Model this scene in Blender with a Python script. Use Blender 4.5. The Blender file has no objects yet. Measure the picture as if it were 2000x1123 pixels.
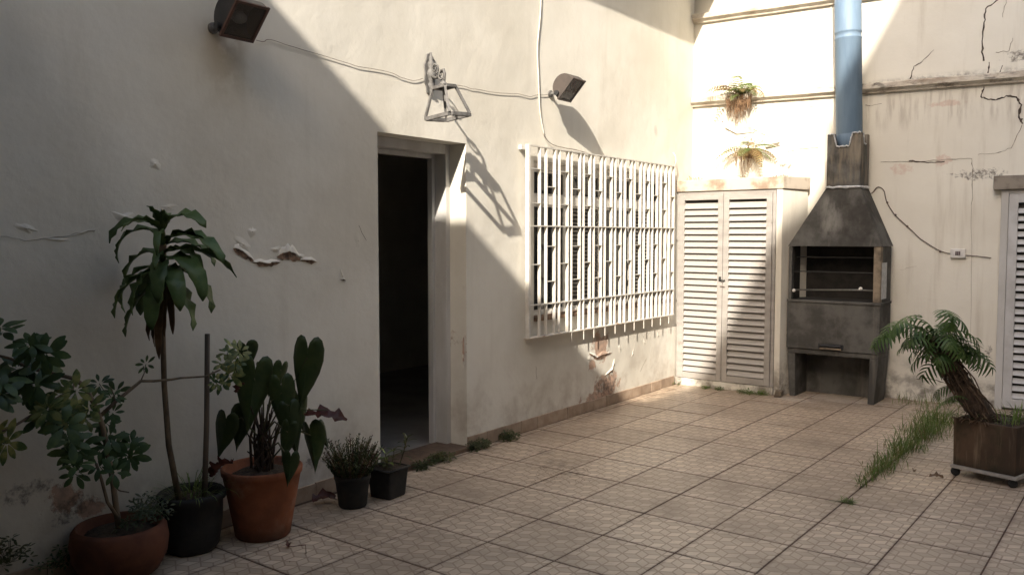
import bpy, bmesh, math, random
from mathutils import Vector, Matrix, Euler, noise
random.seed(7)
R = math.radians
scene = bpy.context.scene
col = scene.collection

# ------------------------------------------------------------------ camera, sky, sun, exposure
CAM = Vector((3.859, 0.0, 1.5)); YAW = R(37.6); PITCH = math.atan(101.5/1665.0); FPX = 1665.0
cam = bpy.data.cameras.new('camera'); cam.sensor_width = 36; cam.sensor_fit = 'HORIZONTAL'
cam.lens = FPX/2000*36; cam.clip_start = .05; cam.clip_end = 500
camo = bpy.data.objects.new('camera', cam); col.objects.link(camo)
camo.location = CAM; camo.rotation_euler = (math.pi/2-PITCH, 0, YAW)
scene.camera = camo

SUN = Vector((.52, -1.414, 1.0)).normalized()          # direction towards the sun
world = bpy.data.worlds.new('World'); scene.world = world; world.use_nodes = True
wn = world.node_tree.nodes; wl = world.node_tree.links; wn.clear()
sky = wn.new('ShaderNodeTexSky'); sky.sky_type = 'NISHITA'; sky.sun_disc = False
sky.sun_elevation = math.asin(SUN.z); sky.sun_rotation = math.atan2(SUN.x, SUN.y)
sky.dust_density = 2.5; sky.air_density = 1.0; sky.ozone_density = 1.0
bg = wn.new('ShaderNodeBackground'); bg.inputs[1].default_value = 0.15
wo = wn.new('ShaderNodeOutputWorld'); wl.new(sky.outputs[0], bg.inputs[0]); wl.new(bg.outputs[0], wo.inputs[0])
sl = bpy.data.lights.new('sun', 'SUN'); sl.energy = 2.6; sl.angle = R(.55); sl.color = (1, .97, .92)
so = bpy.data.objects.new('sun', sl); col.objects.link(so); so.location = (6, -6, 12)
so.rotation_euler = SUN.to_track_quat('Z', 'Y').to_euler()
vs = scene.view_settings; vs.view_transform = 'Standard'; vs.look = 'None'; vs.gamma = 1; vs.exposure = 1.82
vs.use_white_balance = True; vs.white_balance_temperature = 7300; vs.white_balance_tint = 10.5   # camera set for open shade

# ------------------------------------------------------------------ measuring helpers (survey of the photograph)
FW = Vector((-math.sin(YAW)*math.cos(PITCH), math.cos(YAW)*math.cos(PITCH), -math.sin(PITCH)))
RT = Vector((math.cos(YAW), math.sin(YAW), 0)); UP = RT.cross(FW)
def ray(px, py): return FW*FPX + RT*(px-1000) - UP*(py-561.5)
def hit(px, py, n, p0):
    r = ray(px, py); return CAM + r*((p0-CAM).dot(n)/r.dot(n))
def floor_at(px, py, z=0): return hit(px, py, Vector((0,0,1)), Vector((0,0,z)))
def onY(px, py, y): return hit(px, py, Vector((0,1,0)), Vector((0,y,0)))
def onX(px, py, x): return hit(px, py, Vector((1,0,0)), Vector((x,0,0)))
MA = Matrix.Translation((0,4.6,0)) @ Matrix.Rotation(math.asin(.02),4,'Z') @ Matrix.Translation((0,-4.6,0))
MAi = MA.inverted()
def atA(px, py, off=0):                                 # local point of the house wall frame (x out of wall, y along, z up)
    n = MA.to_3x3() @ Vector((1,0,0)); return MAi @ hit(px, py, n, MA @ Vector((off,0,0)))
OB = MA @ Vector((0,8.16,0))
MB_ = Matrix.Translation(OB) @ Matrix.Rotation(R(5),4,'Z'); MBi = MB_.inverted()
def atB(px, py, off=0):                                 # local point of the back wall frame (x along, -y out of wall)
    n = MB_.to_3x3() @ Vector((0,1,0)); return MBi @ hit(px, py, n, MB_ @ Vector((0,-off,0)))

# ------------------------------------------------------------------ node maths
class S:
    def __init__(s, t, sock): s.t = t; s.s = sock
    def _m(s, op, *a, clamp=False):
        n = s.t.nodes.new('ShaderNodeMath'); n.operation = op; n.use_clamp = clamp
        for i, v in enumerate((s,)+a):
            if isinstance(v, S): s.t.links.new(v.s, n.inputs[i])
            else: n.inputs[i].default_value = v
        return S(s.t, n.outputs[0])
    def __add__(s,o): return s._m('ADD',o)
    __radd__ = __add__
    def __mul__(s,o): return s._m('MULTIPLY',o)
    __rmul__ = __mul__
    def __sub__(s,o): return s._m('SUBTRACT',o)
    def __rsub__(s,o): return (s*-1.0)+o
    def __truediv__(s,o): return s._m('DIVIDE',o)
    def abs(s): return s._m('ABSOLUTE')
    def mod(s,o): return s._m('FLOORED_MODULO',o)
    def min(s,o): return s._m('MINIMUM',o)
    def max(s,o): return s._m('MAXIMUM',o)
    def lt(s,o): return s._m('LESS_THAN',o)
    def gt(s,o): return s._m('GREATER_THAN',o)
    def clamp(s): return s._m('ADD',0.0,clamp=True)
    def step(s,a,b):                                    # smooth 0..1 between a and b
        n = s.t.nodes.new('ShaderNodeMapRange'); n.interpolation_type='SMOOTHSTEP'
        s.t.links.new(s.s,n.inputs[0]); n.inputs[1].default_value=a; n.inputs[2].default_value=b
        return S(s.t,n.outputs[0])
class Mat:
    def __init__(s, name, rough=.6, metal=0, spec=.5):
        m = bpy.data.materials.new(name); m.use_nodes = True; s.m = m; s.t = m.node_tree
        s.b = s.t.nodes['Principled BSDF']; s.b.inputs['Roughness'].default_value = rough
        s.b.inputs['Metallic'].default_value = metal; s.b.inputs['Specular IOR Level'].default_value = spec
        s._h = None
    def coords(s):
        n = s.t.nodes.new('ShaderNodeTexCoord'); x = s.t.nodes.new('ShaderNodeSeparateXYZ')
        s.t.links.new(n.outputs['Object'], x.inputs[0]); s.vec = n.outputs['Object']
        return [S(s.t,o) for o in x.outputs]
    def noise(s, scale, detail=4, rough=.55, stretch=None, off=0, dist=0):
        if not hasattr(s,'vec'): s.coords()
        n = s.t.nodes.new('ShaderNodeTexNoise'); n.inputs['Scale'].default_value = scale
        n.inputs['Detail'].default_value = detail; n.inputs['Roughness'].default_value = rough
        n.inputs['Distortion'].default_value = dist
        mp = s.t.nodes.new('ShaderNodeMapping'); s.t.links.new(s.vec, mp.inputs[0])
        mp.inputs['Location'].default_value = (off, off*1.7, off*.6)
        if stretch: mp.inputs['Scale'].default_value = stretch
        s.t.links.new(mp.outputs[0], n.inputs[0]); return S(s.t, n.outputs[0])
    def rnd(s):
        n = s.t.nodes.new('ShaderNodeObjectInfo'); return S(s.t, n.outputs['Random'])
    def rgb(s, c):
        n = s.t.nodes.new('ShaderNodeRGB'); n.outputs[0].default_value = (*c,1); return n.outputs[0]
    def mix(s, a, b, f, mode='MIX'):
        n = s.t.nodes.new('ShaderNodeMix'); n.data_type = 'RGBA'; n.blend_type = mode
        for v, i in ((a,6),(b,7)):
            if isinstance(v,tuple): n.inputs[i].default_value = (*v,1)
            else: s.t.links.new(v, n.inputs[i])
        if isinstance(f,S): s.t.links.new(f.s, n.inputs[0])
        else: n.inputs[0].default_value = f
        return n.outputs[2]
    def color(s, c):
        if isinstance(c,tuple): s.b.inputs['Base Color'].default_value = (*c,1)
        else: s.t.links.new(c, s.b.inputs['Base Color'])
        return s
    def rough(s, v): s.t.links.new(v.s, s.b.inputs['Roughness']); return s
    def bump(s, h, strength=.4, dist=.01):
        n = s.t.nodes.new('ShaderNodeBump'); n.inputs['Strength'].default_value = strength; n.inputs['Distance'].default_value = dist
        s.t.links.new(h.s, n.inputs['Height'])
        if s._h: s.t.links.new(s._h, n.inputs['Normal'])
        s._h = n.outputs[0]; s.t.links.new(s._h, s.b.inputs['Normal']); return s

def plain(name, a, b=None, rough=.6, metal=0, scale=20, bump=.15, spec=.5, bdist=.004, stretch=None, rnd=0, contrast=(.35,.65)):
    m = Mat(name, rough, metal, spec)
    n = m.noise(scale, 5, .6, stretch)
    c = m.mix(a, b if b else tuple(x*.8 for x in a), n.step(*contrast))
    if rnd: c = m.mix(c, (0,0,0), m.rnd()*rnd)
    m.color(c)
    if bump: m.bump(m.noise(scale*3, 4, .6, stretch), bump, bdist)
    return m.m
def leafmat(name, a, b, back=None, rough=.42, scale=14, trans=.25):
    m = Mat(name, rough, 0, .4)
    n = m.noise(scale, 3)
    c = m.mix(a, b, n.step(.38,.62)); c = m.mix(c, tuple(x*.45 for x in a), m.rnd()*.7); m.color(c)
    m.bump(m.noise(scale*2.5,2), .3, .003)
    tr = m.t.nodes.new('ShaderNodeBsdfTranslucent'); m.t.links.new(c, tr.inputs[0])
    mx = m.t.nodes.new('ShaderNodeMixShader'); mx.inputs[0].default_value = trans
    out = m.t.nodes['Material Output']
    m.t.links.new(m.b.outputs[0], mx.inputs[1]); m.t.links.new(tr.outputs[0], mx.inputs[2]); m.t.links.new(mx.outputs[0], out.inputs[0])
    return m.m

def patches(m, a, b, lst, nz, amp=.9):
    """mask 0..1 of irregular spots; a,b the two in-plane coords; lst of (ca,cb,ra,rb)"""
    tot = None
    for ca, cb, ra, rb in lst:
        da = (a-ca)/ra; db = (b-cb)/rb
        d = (da*da+db*db)._m('SQRT') + (nz-.5)*amp*3.4
        k = (1.0-d.step(.62,.98)); tot = k if tot is None else tot.max(k)
    return tot

M = {}
# house wall: old cream paint on plaster, frame-A coordinates
m = Mat('cream_wall_paint', .85, 0, .2); x, y, z = m.coords()
big = m.noise(.9, 5, .6); fine = m.noise(9, 6, .65); streak = m.noise(3.2, 5, .6, (1, 2.2, .22), 3)
c = m.mix((.735,.705,.635), (.625,.59,.515), big.step(.35,.7))
c = m.mix(c, (.50,.46,.385), streak.step(.54,.8)*.28)
c = m.mix(c, (.46,.40,.32), fine.step(.62,.85)*.5)
low = m.noise(4.5, 6, .65, None, 9)
c = m.mix(c, (.33,.26,.20), ((1.0-z.step(.05,.75))*low.step(.40,.68))*.5)
c = m.mix(c, (.27,.2,.11), ((1.0-((y-2.58)/.16).abs().step(.2,1.2))*z.step(2.05,2.45)*(1.0-z.step(2.5,2.6))*m.noise(7,4).step(.3,.6))*.55)
rag = m.noise(9, 6, .7, None, 21)
exp = patches(m, y, z, [(6.33,.53,.15,.14),(6.20,.38,.07,.06),(4.46,.76,.03,.14),(1.72,.35,.10,.07),(1.82,.28,.08,.06),(6.45,.20,.25,.10),(6.3,.10,.30,.06)], rag)
c = m.mix(c, m.mix((.46,.27,.19),(.28,.18,.13), m.noise(22,4).step(.4,.65)), exp*.8)
moss = patches(m, y, z, [(6.42,.16,.22,.10),(1.75,.30,.10,.07),(1.55,.42,.10,.05),(3.2,.22,.2,.04)], m.noise(14,6,.7,None,33))
c = m.mix(c, (.09,.07,.06), (moss*m.noise(30,5,.7,None,2).step(.38,.62))*.7)
spots = m.noise(2.4, 1, .5, None, 51)
c = m.mix(c, (.30,.27,.24), spots.step(.79,.83)*.35)
m.color(c); m.bump(m.noise(3.2,3,.5,None,2), .35, .03); m.bump(m.noise(38,5,.6), .22, .006); m.bump(exp*-1.0, .5, .006)
M['wallA'] = m.m
# back wall, frame-B coordinates
m = Mat('weathered_back_wall_paint', .85, 0, .2); x, y, z = m.coords()
big = m.noise(1.1, 5, .6); streak = m.noise(3.5, 6, .65, (2.4,1,.2), 5)
c = m.mix((.755,.72,.635), (.69,.65,.565), big.step(.35,.68))
c = m.mix(c, (.47,.41,.33), streak.step(.50,.76)*.5)
pk = patches(m, x, z, [(1.98,2.10,.10,.055),(2.32,2.17,.07,.06),(2.33,2.66,.2,.03),(.55,2.33,.05,.03)], m.noise(10,6,.7,None,12))
c = m.mix(c, (.58,.38,.31), (pk*m.noise(26,5,.7,None,3).step(.3,.55))*.5)
mo = m.noise(16, 6, .72, None, 40)
led = (1.0-(z-2.875).step(.0,.075))*(z-2.80).step(.0,.03)*x.step(1.2,2.2)*m.noise(2.2,3,.5,None,66).step(.36,.56)
c = m.mix(c, (.045,.035,.03), (led*mo.step(.38,.6))*.95)
spotd = patches(m, x, z, [(2.62,2.03,.20,.05),(3.02,2.25,.05,.05),(2.9,3.02,.15,.05),(3.32,2.55,.06,.12),(.62,2.42,.16,.035),(.95,2.17,.14,.03),(2.73,.48,.03,.05)], mo, 1.1)
c = m.mix(c, (.06,.045,.04), (spotd*m.noise(30,5,.7,None,2).step(.38,.62))*.8)
under = (1.0-(z-2.64).abs().step(.05,.26))*m.noise(7,5,.6,(3,1,.35),8).step(.46,.68)
c = m.mix(c, (.28,.22,.18), under*.4)
lowd = (1.0-z.step(.02,.5))*m.noise(6,6,.65,None,17).step(.38,.62)
c = m.mix(c, (.10,.075,.06), lowd*.8)
m.color(c); m.bump(m.noise(3,3,.5), .3, .03); m.bump(m.noise(34,5,.62), .25, .006)
M['wallB'] = m.m
m = Mat('stained_ledge_paint', .9, 0, .2); x, y, z = m.coords()
c = m.mix((.62,.565,.48), (.36,.29,.225), m.noise(3.5,6,.65,(1,1,2.5)).step(.42,.7))
c = m.mix(c, (.06,.047,.038), (m.noise(8,6,.7,(.6,1,1.6),4).step(.46,.64)*x.step(.9,1.9)*.85+m.noise(6,6,.7,None,31).step(.6,.75)*.5).clamp())
m.color(c); m.bump(m.noise(24,5,.65), .5, .01); M['ledge'] = m.m
# tile print (tumbling blocks)
m = Mat('printed_ceramic_tile', .42, 0, .35); x, y, z = m.coords()
W = .1065; q3 = math.sqrt(3)
gx = x/W; gy = y/W
ax = gx.mod(1.0)-.5; ay = gy.mod(q3)-q3/2
bx_ = (gx-.5).mod(1.0)-.5; by_ = (gy-q3/2).mod(q3)-q3/2
la = ax*ax+ay*ay; lb = bx_*bx_+by_*by_; k = la.lt(lb)
hx = ax*k+bx_*(1.0-k); hy = ay*k+by_*(1.0-k)
hexd = hx.abs().max(hx.abs()*.5+hy.abs()*.866)
ang = hy._m('ARCTAN2', hx)
tt = (ang-math.pi/2).mod(2*math.pi); sec = (tt/(2*math.pi/3))._m('FLOOR')
t1 = tt.mod(2*math.pi/3); da = t1.min(2*math.pi/3-t1)
rr = (hx*hx+hy*hy)._m('SQRT'); ds = rr*da._m('SINE')
line = (hexd.step(.455,.478)).max(1.0-ds.step(.022,.045))
wob = m.noise(6,4,.6)
light = m.mix((.70,.57,.435), (.63,.505,.38), wob.step(.3,.7))
c = m.mix(light, (.47,.365,.27), (sec._m('COMPARE',1.0,.2))*.85)
c = m.mix(c, (.53,.42,.312), (sec._m('COMPARE',2.0,.2))*.8)
c = m.mix(c, (.29,.195,.135), line*.85)
gi = m.t.nodes.new('ShaderNodeNewGeometry'); 
n2 = m.t.nodes.new('ShaderNodeTexNoise'); n2.inputs['Scale'].default_value=1.5; n2.inputs['Detail'].default_value=6; n2.inputs['Roughness'].default_value=.65
m.t.links.new(gi.outputs['Position'], n2.inputs[0]); dirt = S(m.t, n2.outputs[0])
n3 = m.t.nodes.new('ShaderNodeTexNoise'); n3.inputs['Scale'].default_value=11; n3.inputs['Detail'].default_value=6; n3.inputs['Roughness'].default_value=.7
m.t.links.new(gi.outputs['Position'], n3.inputs[0]); d3 = S(m.t, n3.outputs[0])
sp = m.t.nodes.new('ShaderNodeSeparateXYZ'); m.t.links.new(gi.outputs['Position'], sp.inputs[0])
px_, py_ = S(m.t, sp.outputs[0]), S(m.t, sp.outputs[1])
c = m.mix(c, (.24,.175,.125), dirt.step(.42,.72)*.7)
c = m.mix(c, (.16,.11,.08), d3.step(.60,.82)*.5)
st = patches(m, px_, py_, [(.72,4.55,.2,.16),(.45,4.75,.14,.1),(.9,4.45,.12,.1)], d3, 1.0)
c = m.mix(c, (.10,.07,.05), (st*d3.step(.42,.6))*.7)
# dirt creeping in from the joints
ed = (x.abs()/.197).max(y.abs()/.2115)
c = m.mix(c, (.17,.11,.08), (ed.step(.90,1.0)*d3.step(.35,.6))*.6)
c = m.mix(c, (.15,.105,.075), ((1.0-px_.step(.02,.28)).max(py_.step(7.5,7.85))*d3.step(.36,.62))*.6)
c = m.mix(c, (.72,.66,.58), patches(m, px_, py_, [(1.55,8.0,.42,.22),(1.2,7.7,.2,.1)], d3, .6)*.35)
tint = m.rnd()
c = m.mix(c, (.30,.23,.17), tint*.38)
m.color(c); m.rough(dirt*.4+.2); m.bump(d3, .12, .003)
M['tile'] = m.m
M['grout'] = plain('dark_grout', (.125,.070,.045), (.06,.036,.025), .95, scale=14)
M['skirt'] = plain('skirting_tile_glaze', (.44,.335,.25), (.33,.235,.17), .6, scale=9, rnd=.25)
# concrete of the barbecue
m = Mat('barbecue_concrete', .9, 0, .2); x,y,z = m.coords()
c = m.mix((.128,.124,.115), (.066,.063,.058), m.noise(4,6,.65).step(.36,.62))
c = m.mix(c, (.17,.155,.135), m.noise(5,5,.6,(2.5,2.5,.25),6).step(.55,.75)*.6)
c = m.mix(c, (.03,.026,.022), (m.noise(3.2,5,.6,None,14).step(.45,.68)*z.step(1.3,1.5)*(1.0-z.step(2.0,2.3)))*.7)
c = m.mix(c, (.29,.24,.18), (m.noise(6,5,.6,(2,2,.4),3).step(.40,.7)*z.step(1.93,2.0))*.75)
c = m.mix(c, (.25,.24,.22), ((1.0-((x-1.42)/.16).abs().step(.1,1.0))*m.noise(7,6,.65,(1.5,1.5,.5),19).step(.40,.66)*z.step(1.42,1.6)*(1.0-z.step(1.8,1.93)))*.7)
m.color(c); m.bump(m.noise(45,5,.65), .35, .006); m.bump(m.noise(6,4), .25, .015); M['concrete'] = m.m
M['concrete_lt'] = plain('bare_cement_edge', (.29,.23,.165), (.12,.095,.07), .9, scale=9, bump=.3)
M['lintel'] = plain('stained_cement_lintel', (.27,.235,.195), (.13,.105,.085), .9, scale=7, bump=.4)
M['slabtop'] = plain('stained_cupboard_slab', (.52,.455,.375), (.27,.20,.145), .9, scale=6, bump=.4, contrast=(.42,.7))
M['soot'] = plain('soot', (.016,.014,.012), (.028,.024,.02), .95, scale=10)
M['caulk'] = plain('grey_white_sealant', (.55,.56,.57), (.40,.41,.42), .6, scale=30, bump=.4)
m = Mat('blue_pipe_paint', .6, 0, .5)
c = m.mix((.15,.225,.31), (.11,.175,.25), m.noise(3,5,.6,(3,3,.5)).step(.35,.7)); c = m.mix(c, (.25,.30,.34), m.noise(20,5,.7).step(.66,.8)*.4)
m.color(c); m.bump(m.noise(5,2), .1, .01); M['pipe'] = m.m
m = Mat('aged_aluminium', .42, .25, .5)
c = m.mix((.43,.405,.38), (.34,.315,.29), m.noise(5,5,.6,(.6,1,3)).step(.35,.7)); c = m.mix(c, (.24,.19,.15), m.noise(11,6,.7).step(.55,.8)*.55)
m.color(c); M['alu'] = m.m
M['whitepaint'] = plain('white_metal_paint', (.66,.635,.59), (.56,.53,.475), .45, scale=16, bump=.05)
M['rustwhite'] = plain('rust_stained_white_paint', (.70,.66,.6), (.40,.21,.12), .6, scale=9, bump=.1, contrast=(.5,.72))
M['frame'] = plain('grey_white_frame_paint', (.56,.55,.535), (.46,.445,.42), .55, scale=5, bump=.1, stretch=(1,1,.3))
M['lamp_paint'] = plain('chalky_grey_lantern_paint', (.155,.15,.145), (.09,.085,.08), .7, scale=25, bump=.3)
M['flood_black'] = plain('black_floodlight_enamel', (.022,.022,.024), (.035,.035,.037), .45, scale=12, bump=.05)
M['flood_brown'] = plain('faded_floodlight_enamel', (.075,.06,.053), (.055,.045,.04), .55, scale=12, bump=.05)
M['rimred'] = plain('rusty_rim', (.12,.055,.04), (.07,.035,.028), .6, scale=20)
M['reflector'] = plain('dull_reflector', (.30,.29,.27), (.20,.19,.17), .35, metal=.7, scale=14, bump=.05)
m = Mat('dusty_glass', .22, 0, .5); m.color((.10,.09,.08)); m.b.inputs['Alpha'].default_value = .35; M['glass'] = m.m
m = Mat('window_glass', .06, 0, .5); m.color((.03,.032,.035)); m.b.inputs['Alpha'].default_value = .6; M['wglass'] = m.m
M['bulb'] = plain('frosted_bulb', (.75,.72,.68), (.6,.58,.55), .3, scale=10, bump=0)
M['cable'] = plain('cable_sheath', (.20,.155,.12), (.14,.105,.08), .6, scale=20, bump=0)
M['cablew'] = plain('white_cable_sheath', (.66,.63,.57), (.58,.54,.48), .5, scale=20, bump=0)
M['conduit'] = plain('rusty_wire', (.20,.14,.11), (.12,.085,.07), .8, scale=30, bump=0)
M['crack'] = plain('crack_dark', (.045,.033,.026), (.10,.075,.06), .95, scale=30, bump=.3)
M['crackpale'] = plain('hairline_crack', (.30,.25,.20), (.22,.18,.14), .95, scale=30, bump=0)
M['exposed'] = plain('bare_render', (.33,.21,.14), (.09,.06,.045), .95, scale=25, bump=.5, bdist=.01)
M['terracotta'] = None
m = Mat('terracotta', .85, 0, .2); x,y,z = m.coords()
c = m.mix((.30,.105,.053), (.21,.075,.04), m.noise(6,5,.6).step(.35,.65)); c = m.mix(c, (.42,.29,.22), m.noise(4,5,.65,None,4).step(.50,.75)*.5)
c = m.mix(c, (.10,.055,.04), (1.0-z.step(.0,.09))*m.noise(8,5).step(.3,.6)*.8); m.color(c); m.bump(m.noise(40,4), .2, .004); M['terracotta'] = m.m
m = Mat('dusty_terracotta', .9, 0, .2)
c = m.mix((.15,.058,.034), (.09,.038,.025), m.noise(6,5,.6).step(.35,.65)); c = m.mix(c, (.05,.04,.03), m.noise(5,5,.65,None,4).step(.55,.75)*.6); m.color(c); m.bump(m.noise(40,4),.2,.004); M['terracotta2'] = m.m
M['blackplastic'] = plain('black_plastic', (.010,.0095,.009), (.022,.019,.016), .75, scale=12, bump=.2, bdist=.006)
M['soil'] = plain('dark_soil', (.035,.024,.016), (.075,.05,.033), .95, scale=30, bump=.8, bdist=.015)
m = Mat('weathered_planter_wood', .85, 0, .25); x,y,z = m.coords()
c = m.mix((.115,.072,.046), (.065,.043,.029), m.noise(5,6,.65,(1,1,.35)).step(.35,.65)); c = m.mix(c, (.040,.038,.02), m.noise(6,5,.65,None,4).step(.46,.66)*.75)
c = m.mix(c, (.24,.18,.12), m.noise(9,5,.65,(3,3,.3),7).step(.54,.76)*.6)
c = m.mix(c, (.03,.026,.018), (1.0-z.step(.07,.14))*m.noise(7,4).step(.3,.6)*.7); m.color(c); m.bump(m.noise(25,5,.6,(1,1,.4)), .35, .006); M['planter'] = m.m
M['dolly'] = plain('dolly_grey_frame', (.42,.39,.36), (.30,.27,.24), .6, scale=14)
M['rubber'] = plain('black_rubber', (.015,.015,.015), (.03,.028,.026), .7, scale=14)
M['stake'] = plain('grey_wood_stake', (.15,.115,.09), (.095,.072,.056), .85, scale=8, stretch=(3,3,.3), bump=.4)
M['stem'] = plain('plant_stem', (.20,.15,.10), (.10,.075,.05), .8, scale=14, stretch=(2,2,.5), bump=.4)
M['stemgreen'] = plain('green_stem', (.10,.11,.045), (.09,.07,.04), .7, scale=14, bump=.2)
M['trunk'] = plain('fibrous_trunk', (.11,.072,.047), (.045,.03,.021), .9, scale=18, stretch=(2.5,2.5,.5), bump=.9, bdist=.02)
M['root'] = plain('dry_brown_roots', (.26,.155,.085), (.14,.08,.045), .9, scale=20, bump=0)
M['rootdark'] = plain('dark_aerial_roots', (.17,.11,.07), (.07,.045,.03), .9, scale=20, bump=0)
M['dracaena'] = leafmat('dracaena_leaf', (.11,.185,.065), (.16,.235,.085), trans=.3)
M['anthurium'] = leafmat('anthurium_leaf', (.050,.085,.028), (.08,.115,.036), trans=.22)
M['scheff'] = leafmat('schefflera_leaf', (.06,.11,.045), (.10,.155,.055))
M['scheffvar'] = leafmat('variegated_schefflera_leaf', (.09,.15,.05), (.40,.40,.14), scale=22)
M['philo'] = leafmat('split_leaf', (.085,.16,.045), (.14,.22,.07), trans=.35)
M['fern'] = leafmat('fern_frond', (.17,.25,.07), (.27,.31,.11), trans=.35)
M['ferndry'] = leafmat('dry_fern_frond', (.36,.27,.11), (.30,.19,.09), trans=.3)
M['grass'] = leafmat('grass_blade', (.13,.22,.045), (.22,.28,.075), trans=.35)
M['drygrass'] = leafmat('dry_grass_blade', (.25,.21,.09), (.18,.17,.06), trans=.3)
M['heather'] = leafmat('heath_foliage', (.06,.085,.03), (.12,.115,.045))
M['deadred'] = leafmat('withered_red_leaf', (.16,.045,.03), (.09,.03,.02), trans=.2)
M['deadbrown'] = leafmat('withered_brown_leaf', (.13,.075,.042), (.20,.125,.07), trans=.2)
M['threshold'] = plain('brown_stone_threshold', (.15,.095,.062), (.085,.055,.038), .6, scale=25)
M['roomwall'] = plain('room_wall_paint', (.7,.67,.6), (.6,.57,.5), .9, scale=2, bump=0)
M['roomfloor'] = plain('room_floor', (.30,.28,.26), (.22,.2,.18), .5, scale=3, bump=0)
M['render_out'] = plain('neighbour_render', (.42,.38,.32), (.34,.31,.26), .9, scale=1.2)
M['slab'] = plain('grey_concrete_slab', (.36,.34,.31), (.28,.26,.24), .9, scale=3)
M['doorwhite'] = plain('louvre_leaf_paint', (.55,.545,.54), (.45,.44,.43), .5, scale=6, bump=.05)
M['shutter'] = plain('dull_shutter_paint', (.24,.225,.20), (.17,.155,.135), .7, scale=8, bump=.05)
M['shadeback'] = plain('painted_inside_shade', (.03,.027,.024), (.05,.045,.04), .9, scale=6, bump=0)  # near-black colour standing in for shade behind louvres
M['print'] = plain('dark_socket_insert', (.05,.04,.045), (.16,.10,.10), .5, scale=120, bump=0)

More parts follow.
